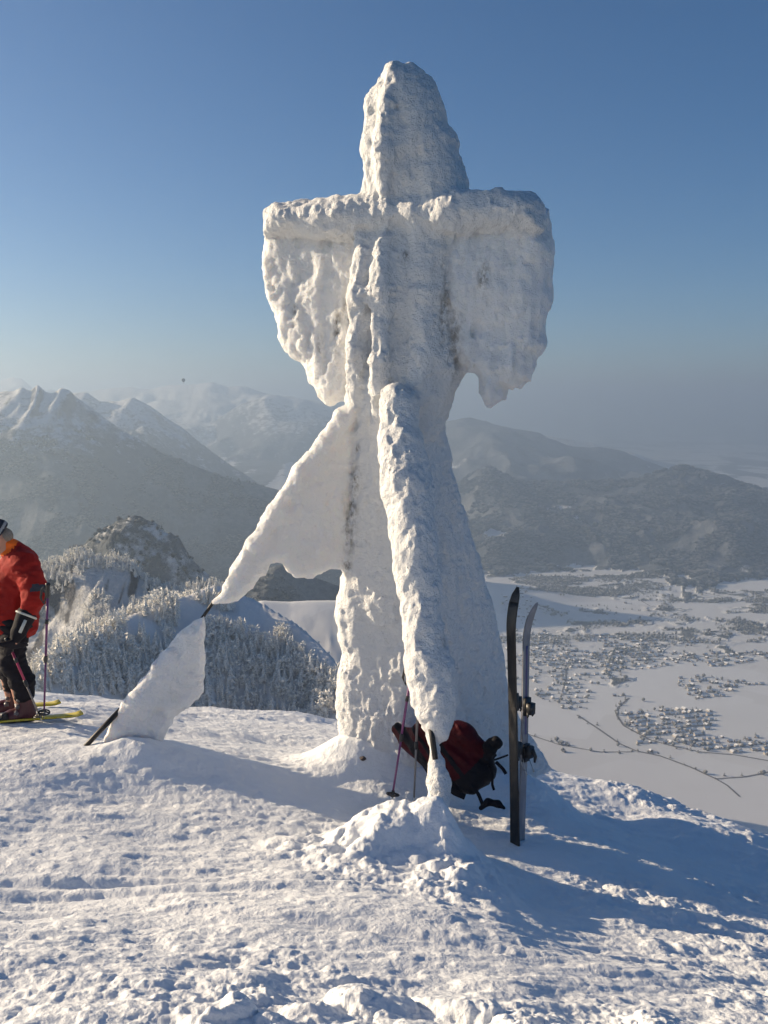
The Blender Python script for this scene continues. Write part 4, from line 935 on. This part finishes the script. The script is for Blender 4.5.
okB |= (lay_i == 11) & (np.abs(pys - np.interp(pxs, [40, 78, 127, 170, 212], [570, 560, 566, 592, 588])) < 7) & (r_.uniform(0, 1, n_) < .6)
ok = okA | okB
idx = np.nonzero(ok)[0]; 
# thin out to a natural spacing
cell = {}; keep = []
for k in idx:
    c_ = (int(cx[k] / 4.0), int(cy_[k] / 4.0))
    if c_ in cell: continue
    cell[c_] = 1; keep.append(k)
keep = np.array(keep); dist = np.hypot(cx[keep], cy_[keep]); 
vis = pys[keep] < np.interp(pxs[keep], [0, 118, 170, 247, 337], [694, 699, 722, 726, 728])
keep = keep[vis]; dist = dist[vis]; keep = keep[np.argsort(dist + r_.normal(0, 1, len(dist)))]
print('trees', len(keep))
hts = (6.0 + 12 * r_.beta(1.6, 2.0, len(keep))) * np.where(okA[keep], 1., .75); rots = r_.uniform(0, 6.28, len(keep)); wd = r_.uniform(.85, 1.3, len(keep))
tm = []
for k, (v, t, f) in enumerate(PROT):
    me = mesh_np('spruce_tree', v, t, M['frost'], False, None, {'frost': f}); tm.append(me.data); bpy.data.objects.remove(me)
shadepx = lambda k: pxs[k]
inframe = (pxs[keep] > -5) & (pys[keep] < 722)
NI = 300; sel = np.nonzero(inframe)[0][:NI]; selset = set(sel.tolist())
for s_ in sel:
    k = keep[s_]; o = bpy.data.objects.new('spruce_tree', tm[s_ % 6]); link(o); o.location = (cx[k], cy_[k], cz[k]); o.rotation_euler = (0, 0, rots[s_]); o.scale = (hts[s_] * wd[s_], hts[s_] * wd[s_], hts[s_])
    tag(o, 'frosted spruce at the lower edge of the forest just beyond the snowy summit', 'tree', 'frosted spruces at the near edge of the forest')
def scatter_mesh(name, protos, X, Y, Z, H, Rr, W, material):
    Vs, Ts, Fs = [], [], []; nv = 0
    for k, (v, t, f) in enumerate(protos):
        m_ = np.nonzero(np.arange(len(X)) % len(protos) == k)[0]
        if not len(m_): continue
        c, s = np.cos(Rr[m_])[:, None], np.sin(Rr[m_])[:, None]; hw = (H * W)[m_][:, None]
        vx = (v[None, :, 0] * c - v[None, :, 1] * s) * hw + X[m_][:, None]; vy = (v[None, :, 0] * s + v[None, :, 1] * c) * hw + Y[m_][:, None]; vz = v[None, :, 2] * H[m_][:, None] + Z[m_][:, None]
        Vs.append(np.stack([vx, vy, vz], -1).reshape(-1, 3)); Ts.append((t[None] + (np.arange(len(m_)) * len(v))[:, None, None]).reshape(-1, 3) + nv); Fs.append(np.tile(f, len(m_))); nv += len(m_) * len(v)
    return mesh_np(name, np.concatenate(Vs), np.concatenate(Ts), material, False, None, {'frost': np.concatenate(Fs)})
rest = np.array([s_ for s_ in range(len(keep)) if s_ not in selset]); kr = keep[rest]
o = scatter_mesh('forest', PROT, cx[kr], cy_[kr], cz[kr], hts[rest], rots[rest], wd[rest], M['frost']); tag(o, 'frosted spruce forest covering the spur below the summit', 'forest', kind='stuff')
# ------------------------------------------------------------------ valley: woods, roads, houses
def wooded(name, label, lay, n, t0, t1, y0, y1, hmin, hmax, seed, sx=1.):
    r = np.random.default_rng(seed); t_ = r.uniform(t0, t1, n * 3); y_ = r.uniform(y0, y1, n * 3); x_ = t_ * y_; i = np.clip(np.searchsorted(Yg, y_) - 1, 0, len(Yg) - 1); j = np.clip(np.searchsorted(tg, t_) - 1, 0, nt_ - 1)
    m_ = np.isin(am[i, j], lay) & (r.uniform(0, 1, n * 3) < forest[i, j]) & (fbm(x_ / 160, y_ / 160, octv=4, seed=seed) > -.08) & (near_field(x_, y_) < (-190 + 90 * fbm(x_ / 300, y_ / 300, octv=3, seed=seed + 1))); x_, y_ = x_[m_][:n], y_[m_][:n]; k = len(x_)
    o = scatter_mesh(name, DP, x_, y_, near_field(x_, y_), r.uniform(hmin, hmax, k), r.uniform(0, 6.28, k), r.uniform(1.0, 1.7, k) * sx, M['wood_far']); tag(o, label, 'woodland', kind='stuff'); return o

def dark_tree(seed):
    v, t, f = spruce(seed, 3, 6, r0=.28); return v, t, f * .2 - .1
DP = [dark_tree(700 + k) for k in range(4)]
def ball_tree(seed):
    r = np.random.default_rng(seed); V = [(0, 0, -.05)]; T = []
    for i, (z, q) in enumerate(((.25, .30), (.55, .42), (.85, .25))):
        for k in range(6): V.append((q * r.uniform(.7, 1.25) * math.cos(k * 1.047 + i), q * r.uniform(.7, 1.25) * math.sin(k * 1.047 + i), z + r.uniform(-.06, .06)))
    V.append((0, 0, 1.))
    for k in range(6):
        k2 = (k + 1) % 6; T.append((0, 1 + k2, 1 + k)); T.append((19, 13 + k, 13 + k2))
        for b in (1, 7): T += [(b + k, b + k2, b + 6 + k2), (b + k, b + 6 + k2, b + 6 + k)]
    return np.array(V, float), np.array(T), np.where(np.array(V)[:, 2] > .7, .22, .0)
DP += [ball_tree(720), ball_tree(721)]
M['wood_far'] = mat('far_frosted_woods', (.1, .1, .1), .9, spec=.1); _t = NT(M['wood_far']); _n = _t.noise(.012, 5, .7, _t.pos())
_t.l(_t.ramp(_t.math('ADD', _t.attr('frost'), _t.math('MULTIPLY_ADD', _n, .9, -.3)), [(.1, (.03, .038, .042)), (.65, (.36, .355, .35))]), _t.b.inputs['Base Color'])
wooded('woods', 'dense frosted woods covering the rounded hills beyond the town', [5, 6, 7], 26000, .04, .46, 5600, 9000, 16, 28, 901, 1.5)
wooded('woods', 'dark woods on the long slope of the big mountain', [4], 15000, -.42, .02, 4200, 6000, 10, 17, 903, 1.2)
wooded('woods', 'frosted scrub on the small knoll beyond the forested spur', [9, 8], 3500, -.36, -.01, 1650, 2750, 5, 11, 905)
vx_, vy_, = [], []
r_ = np.random.default_rng(21)
for (px, py, rx, ry) in WOODS:
    c = on_z(px, py, VZ); rX = rx / F * c[1]; y0 = on_z(px, py + ry, VZ)[1]; y1 = on_z(px, py - ry, VZ)[1]; rY = (y1 - y0) / 2
    n = int(min(1600, rX * rY * 3.1 / 200)); a = r_.uniform(0, 6.28, n); q = np.sqrt(r_.uniform(0, 1.2, n)); X1 = c[0] + rX * q * np.cos(a); Y1 = c[1] + rY * q * np.sin(a); X1 = X1 + 110 * fbm(X1 / 220, Y1 / 220, octv=3, seed=803); Y1 = Y1 + 200 * fbm(X1 / 200, Y1 / 200, octv=3, seed=804)
    m_ = fbm(X1 / 90, Y1 / 90, octv=3, seed=801) > -.12; vx_.append(X1[m_]); vy_.append(Y1[m_])
n_ = 60000; X1 = r_.uniform(-400, 3200, n_); Y1 = r_.uniform(4200, 8200, n_); t_ = X1 / Y1; i = np.clip(np.searchsorted(Yg, Y1), 0, len(Yg) - 1); j = np.clip(np.searchsorted(tg, t_), 0, nt_ - 1)
m_ = isv[i, j] & (stre[i, j] > .35) & (t_ < .42) & (t_ > .08); vx_.append(X1[m_][:9000]); vy_.append(Y1[m_][:9000])
# hedgerows and lines of trees
LINES = [((577, 715), (597, 728), (620, 744), (636, 751), (660, 756), (690, 767), (716, 779), (745, 777), (775, 771)), ((629, 698), (618, 708), (617, 716), (624, 726), (650, 740), (676, 747), (700, 752), (735, 755), (775, 762)),
         ((500, 725), (560, 745), (600, 752), (632, 752)), ((716, 779), (728, 786), (740, 797)), ((535, 665), (590, 662), (650, 660), (700, 657), (775, 654)), ((560, 700), (566, 680), (566, 665)),
         ((668, 680), (674, 694)), ((640, 600), (650, 606), (690, 612)), ((530, 612), (560, 610), (600, 606), (650, 612)), ((600, 640), (640, 650), (690, 655)), ((560, 600), (600, 592), (640, 596)), ((690, 590), (760, 604)), ((655, 745), (640, 752))]
HED = [0, 1, 3, 5, 8, 9, 10, 11, 2]
def densify(L_, n):
    w = np.array([on_z(a, b, VZ)[:2] for a, b in L_]); d = np.r_[0, np.cumsum(np.hypot(*np.diff(w, axis=0).T))]; s = np.linspace(0, d[-1], n); return np.stack([np.interp(s, d, w[:, 0]), np.interp(s, d, w[:, 1])], 1), d[-1]
for k in HED:
    w, L_ = densify(LINES[k], 10); n = int(L_ / (20 if k in (1, 5, 8) else 40)); w, _ = densify(LINES[k], max(n, 4)); j_ = r_.normal(0, 9, w.shape); m_ = fbm(w[:, 0] / 200, w[:, 1] / 200, octv=2, seed=811 + k) > -.25
    vx_.append((w[:, 0] + j_[:, 0])[m_]); vy_.append((w[:, 1] + j_[:, 1])[m_])
# clusters of houses (px polygons on the valley floor)
CLU = [('A', [(622, 712), (650, 712), (680, 709), (708, 710), (712, 722), (706, 735), (722, 737), (768, 742), (775, 757), (720, 752), (690, 749), (655, 741), (636, 730)], 23), ('F', [(676, 675), (700, 676), (735, 680), (768, 683), (768, 688), (740, 686), (720, 698), (712, 703), (695, 698), (680, 690)], 27),
       ('B', [(530, 650), (545, 628), (560, 640), (590, 652), (625, 662), (610, 680), (590, 690), (580, 712), (560, 714), (545, 705), (530, 690)], 31), ('L', [(528, 648), (600, 652), (668, 652), (740, 660), (740, 667), (668, 668), (600, 672), (528, 668)], 32), ('C', [(595, 634), (625, 636), (655, 640), (664, 656), (640, 664), (610, 662), (600, 650)], 27), ('E', [(665, 655), (700, 653), (775, 651), (775, 662), (700, 664), (668, 664)], 27), ('D', [(505, 600), (530, 595), (536, 620), (530, 650), (512, 690), (505, 640)], 36),
       ('G', [(622, 733), (640, 736), (656, 746), (652, 755), (640, 752), (634, 742)], 40), ('I', [(603, 692), (628, 693), (628, 700), (603, 700)], 40), ('H', [(750, 732), (775, 732), (775, 740), (752, 738)], 38), ('J', [(600, 600), (650, 596), (700, 602), (690, 610), (620, 610)], 140), ('K', [(680, 640), (700, 642), (690, 650), (672, 648)], 45)]
def inside(poly, x, y):
    c = np.zeros(x.shape, bool); n = len(poly)
    for i in range(n):
        (x0, y0), (x1, y1) = poly[i], poly[(i + 1) % n]
        c ^= ((y0 > y) != (y1 > y)) & (x < (x1 - x0) * (y - y0) / ((y1 - y0) or 1e-9) + x0)
    return c
H_ = []
for nm, pp, st in CLU:
    w = [tuple(on_z(a, b, VZ)[:2]) for a, b in pp]; xs = [a for a, b in w]; ys = [b for a, b in w]; an = .25 if nm in 'AF' else r_.uniform(0, .6)
    gx, gy = np.meshgrid(np.arange(-60, 60), np.arange(-60, 60)); gx = gx.ravel() * st * 1.0; gy = gy.ravel() * st * 1.9; c0 = np.mean(w, 0)
    jx = r_.normal(0, st * .12, gx.shape); jy = r_.normal(0, st * .16, gx.shape)
    X1 = c0[0] + (gx + jx) * math.cos(an) - (gy + jy) * math.sin(an); Y1 = c0[1] + (gx + jx) * math.sin(an) + (gy + jy) * math.cos(an)
    m_ = inside(w, X1, Y1) & (r_.uniform(0, 1, gx.shape) < (.88 if nm == 'A' else .62)); X1, Y1 = X1[m_], Y1[m_]
    for x, y in zip(X1, Y1): H_.append((x, y, an + (0 if r_.uniform() < .7 else 1.57) + r_.normal(0, .06), r_.uniform(.72, 1.08)))
    n = int(m_.sum() * (2.1 if nm != 'J' else 1)); k = r_.integers(0, max(1, len(X1)), n); vx_.append(X1[k] + r_.normal(0, st * .5, n)); vy_.append(Y1[k] + r_.normal(0, st * .6, n))
# stubble of orchard and garden trees lower left of the town
X1 = np.concatenate(vx_); Y1 = np.concatenate(vy_); n = len(X1); print('valley trees', n)
o = scatter_mesh('woodland', DP, X1, Y1, np.full(n, VZ) + near_field(X1, Y1) * 0 + (near_field(X1, Y1) - VZ), r_.uniform(7, 16, n), r_.uniform(0, 6.28, n), r_.uniform(1.0, 1.6, n), M['frost']); tag(o, 'dark leafless trees and hedgerows scattered over the snowy valley', 'woodland', kind='stuff')
M['wall'] = mat('house_wall', (.16, .13, .11), .9, spec=.1); M['wall_pale'] = mat('house_render', (.50, .44, .37), .9, spec=.1); M['roof_snow'] = mat('snowy_roof', (.80, .81, .83), .7, spec=.1)
def house_mesh(Lx, Ly, h, rf, wm):
    e = .9; V = [(sx * Lx, sy * Ly, z) for z in (-1, h) for sx, sy in ((-1, -1), (1, -1), (1, 1), (-1, 1))] + [(-Lx, 0, h + rf), (Lx, 0, h + rf)]
    Fq = [(0, 1, 5, 4), (1, 2, 6, 5), (2, 3, 7, 6), (3, 0, 4, 7)]; Ft = [(4, 7, 8)[::-1], (5, 6, 9)]
    s = rf / Ly; b = len(V)
    V += [(-Lx - e, -Ly - e, h - e * s + .12), (Lx + e, -Ly - e, h - e * s + .12), (Lx + e, 0, h + rf + .12), (-Lx - e, 0, h + rf + .12), (-Lx - e, Ly + e, h - e * s + .12), (Lx + e, Ly + e, h - e * s + .12)]
    V += [(v[0], v[1], v[2] + .5) for v in V[b:b + 6]]
    Q2 = [(b + 6, b + 7, b + 8, b + 9), (b + 9, b + 8, b + 11, b + 10), (b + 3, b + 2, b + 1, b), (b + 4, b + 5, b + 2, b + 3), (b, b + 1, b + 7, b + 6), (b + 5, b + 4, b + 10, b + 11), (b + 4, b + 3, b + 9, b + 10), (b + 3, b, b + 6, b + 9), (b + 1, b + 2, b + 8, b + 7), (b + 2, b + 5, b + 11, b + 8)]
    return np.array(V, float), np.array(Fq + Q2), np.array(Ft), [0] * 4 + [1] * 10 + [0] * 2
HP = [house_mesh(6.5, 5.2, 5.6, 3.2, 0), house_mesh(8, 5.5, 5.5, 3.6, 1), house_mesh(5.6, 5.0, 6.5, 3.0, 1), house_mesh(10, 6, 6, 3.8, 0)]
hm_ = []
for k, (v, q, t, mi) in enumerate(HP):
    o = mesh_np('house', v, [q, t], None, False, mats=[M['wall'] if k % 2 == 0 else M['wall_pale'], M['roof_snow']], midx=mi); hm_.append(o.data); bpy.data.objects.remove(o)
H_ = sorted(H_, key=lambda h: math.hypot(h[0], h[1])); print('houses', len(H_))
def hpx(h): d = proj(np.array([[h[0], h[1], VZ]])); return d[0][0], d[1][0]
big = [h for h in H_ if 520 < hpx(h)[0] < 768 and hpx(h)[1] < 770]; small = [h for h in H_ if h not in big[:300]]
for k, h in enumerate(big[:300]):
    o = link(bpy.data.objects.new('house', hm_[k % 4])); o.location = (h[0], h[1], near_field(h[0], h[1])); o.rotation_euler = (0, 0, h[2]); o.scale = (h[3],) * 3
    tag(o, 'small snow-roofed house in one of the nearer rows on the valley floor', 'house', 'snow-roofed houses in the valley')
Vs, Qs, Ts, mi_q, mi_t = [], [], [], [], []; nv = 0
for k, h in enumerate(small):
    v, q, t, mi = HP[k % 4]; c, s = math.cos(h[2]), math.sin(h[2]); z0 = float(near_field(h[0], h[1]))
    Vs.append(np.stack([(v[:, 0] * c - v[:, 1] * s) * h[3] + h[0], (v[:, 0] * s + v[:, 1] * c) * h[3] + h[1], v[:, 2] * h[3] + z0], 1)); Qs.append(q + nv); Ts.append(t + nv); nv += len(v); mi_q += mi[:14]; mi_t += mi[14:]
o = mesh_np('distant_village', np.concatenate(Vs), [np.concatenate(Qs), np.concatenate(Ts)], None, False, mats=[M['wall'], M['roof_snow']], midx=mi_q + mi_t); tag(o, 'farther snow-roofed houses of the town that run together', 'village', kind='stuff')
# cleared roads
M['road'] = mat('gritted_road', (.20, .19, .19), .9, spec=.1)
for k in (0, 1, 2, 3, 4, 5, 7, 11):
    w, L_ = densify(LINES[k], 120); t_ = np.gradient(w, axis=0); t_ /= np.linalg.norm(t_, axis=1)[:, None]; nn = np.stack([-t_[:, 1], t_[:, 0]], 1); hw = 4.0 if k in (0, 1, 4) else 3.0
    a, b = w + nn * hw, w - nn * hw; za = near_field(a[:, 0], a[:, 1]) + .6; zb = near_field(b[:, 0], b[:, 1]) + .6
    V_ = np.empty((len(w) * 2, 3)); V_[0::2] = np.c_[a, za]; V_[1::2] = np.c_[b, zb]
    i = np.arange(len(w) - 1) * 2; tag(mesh_np('road', V_, np.stack([i, i + 1, i + 3, i + 2], 1), M['road'], True), kind='structure')
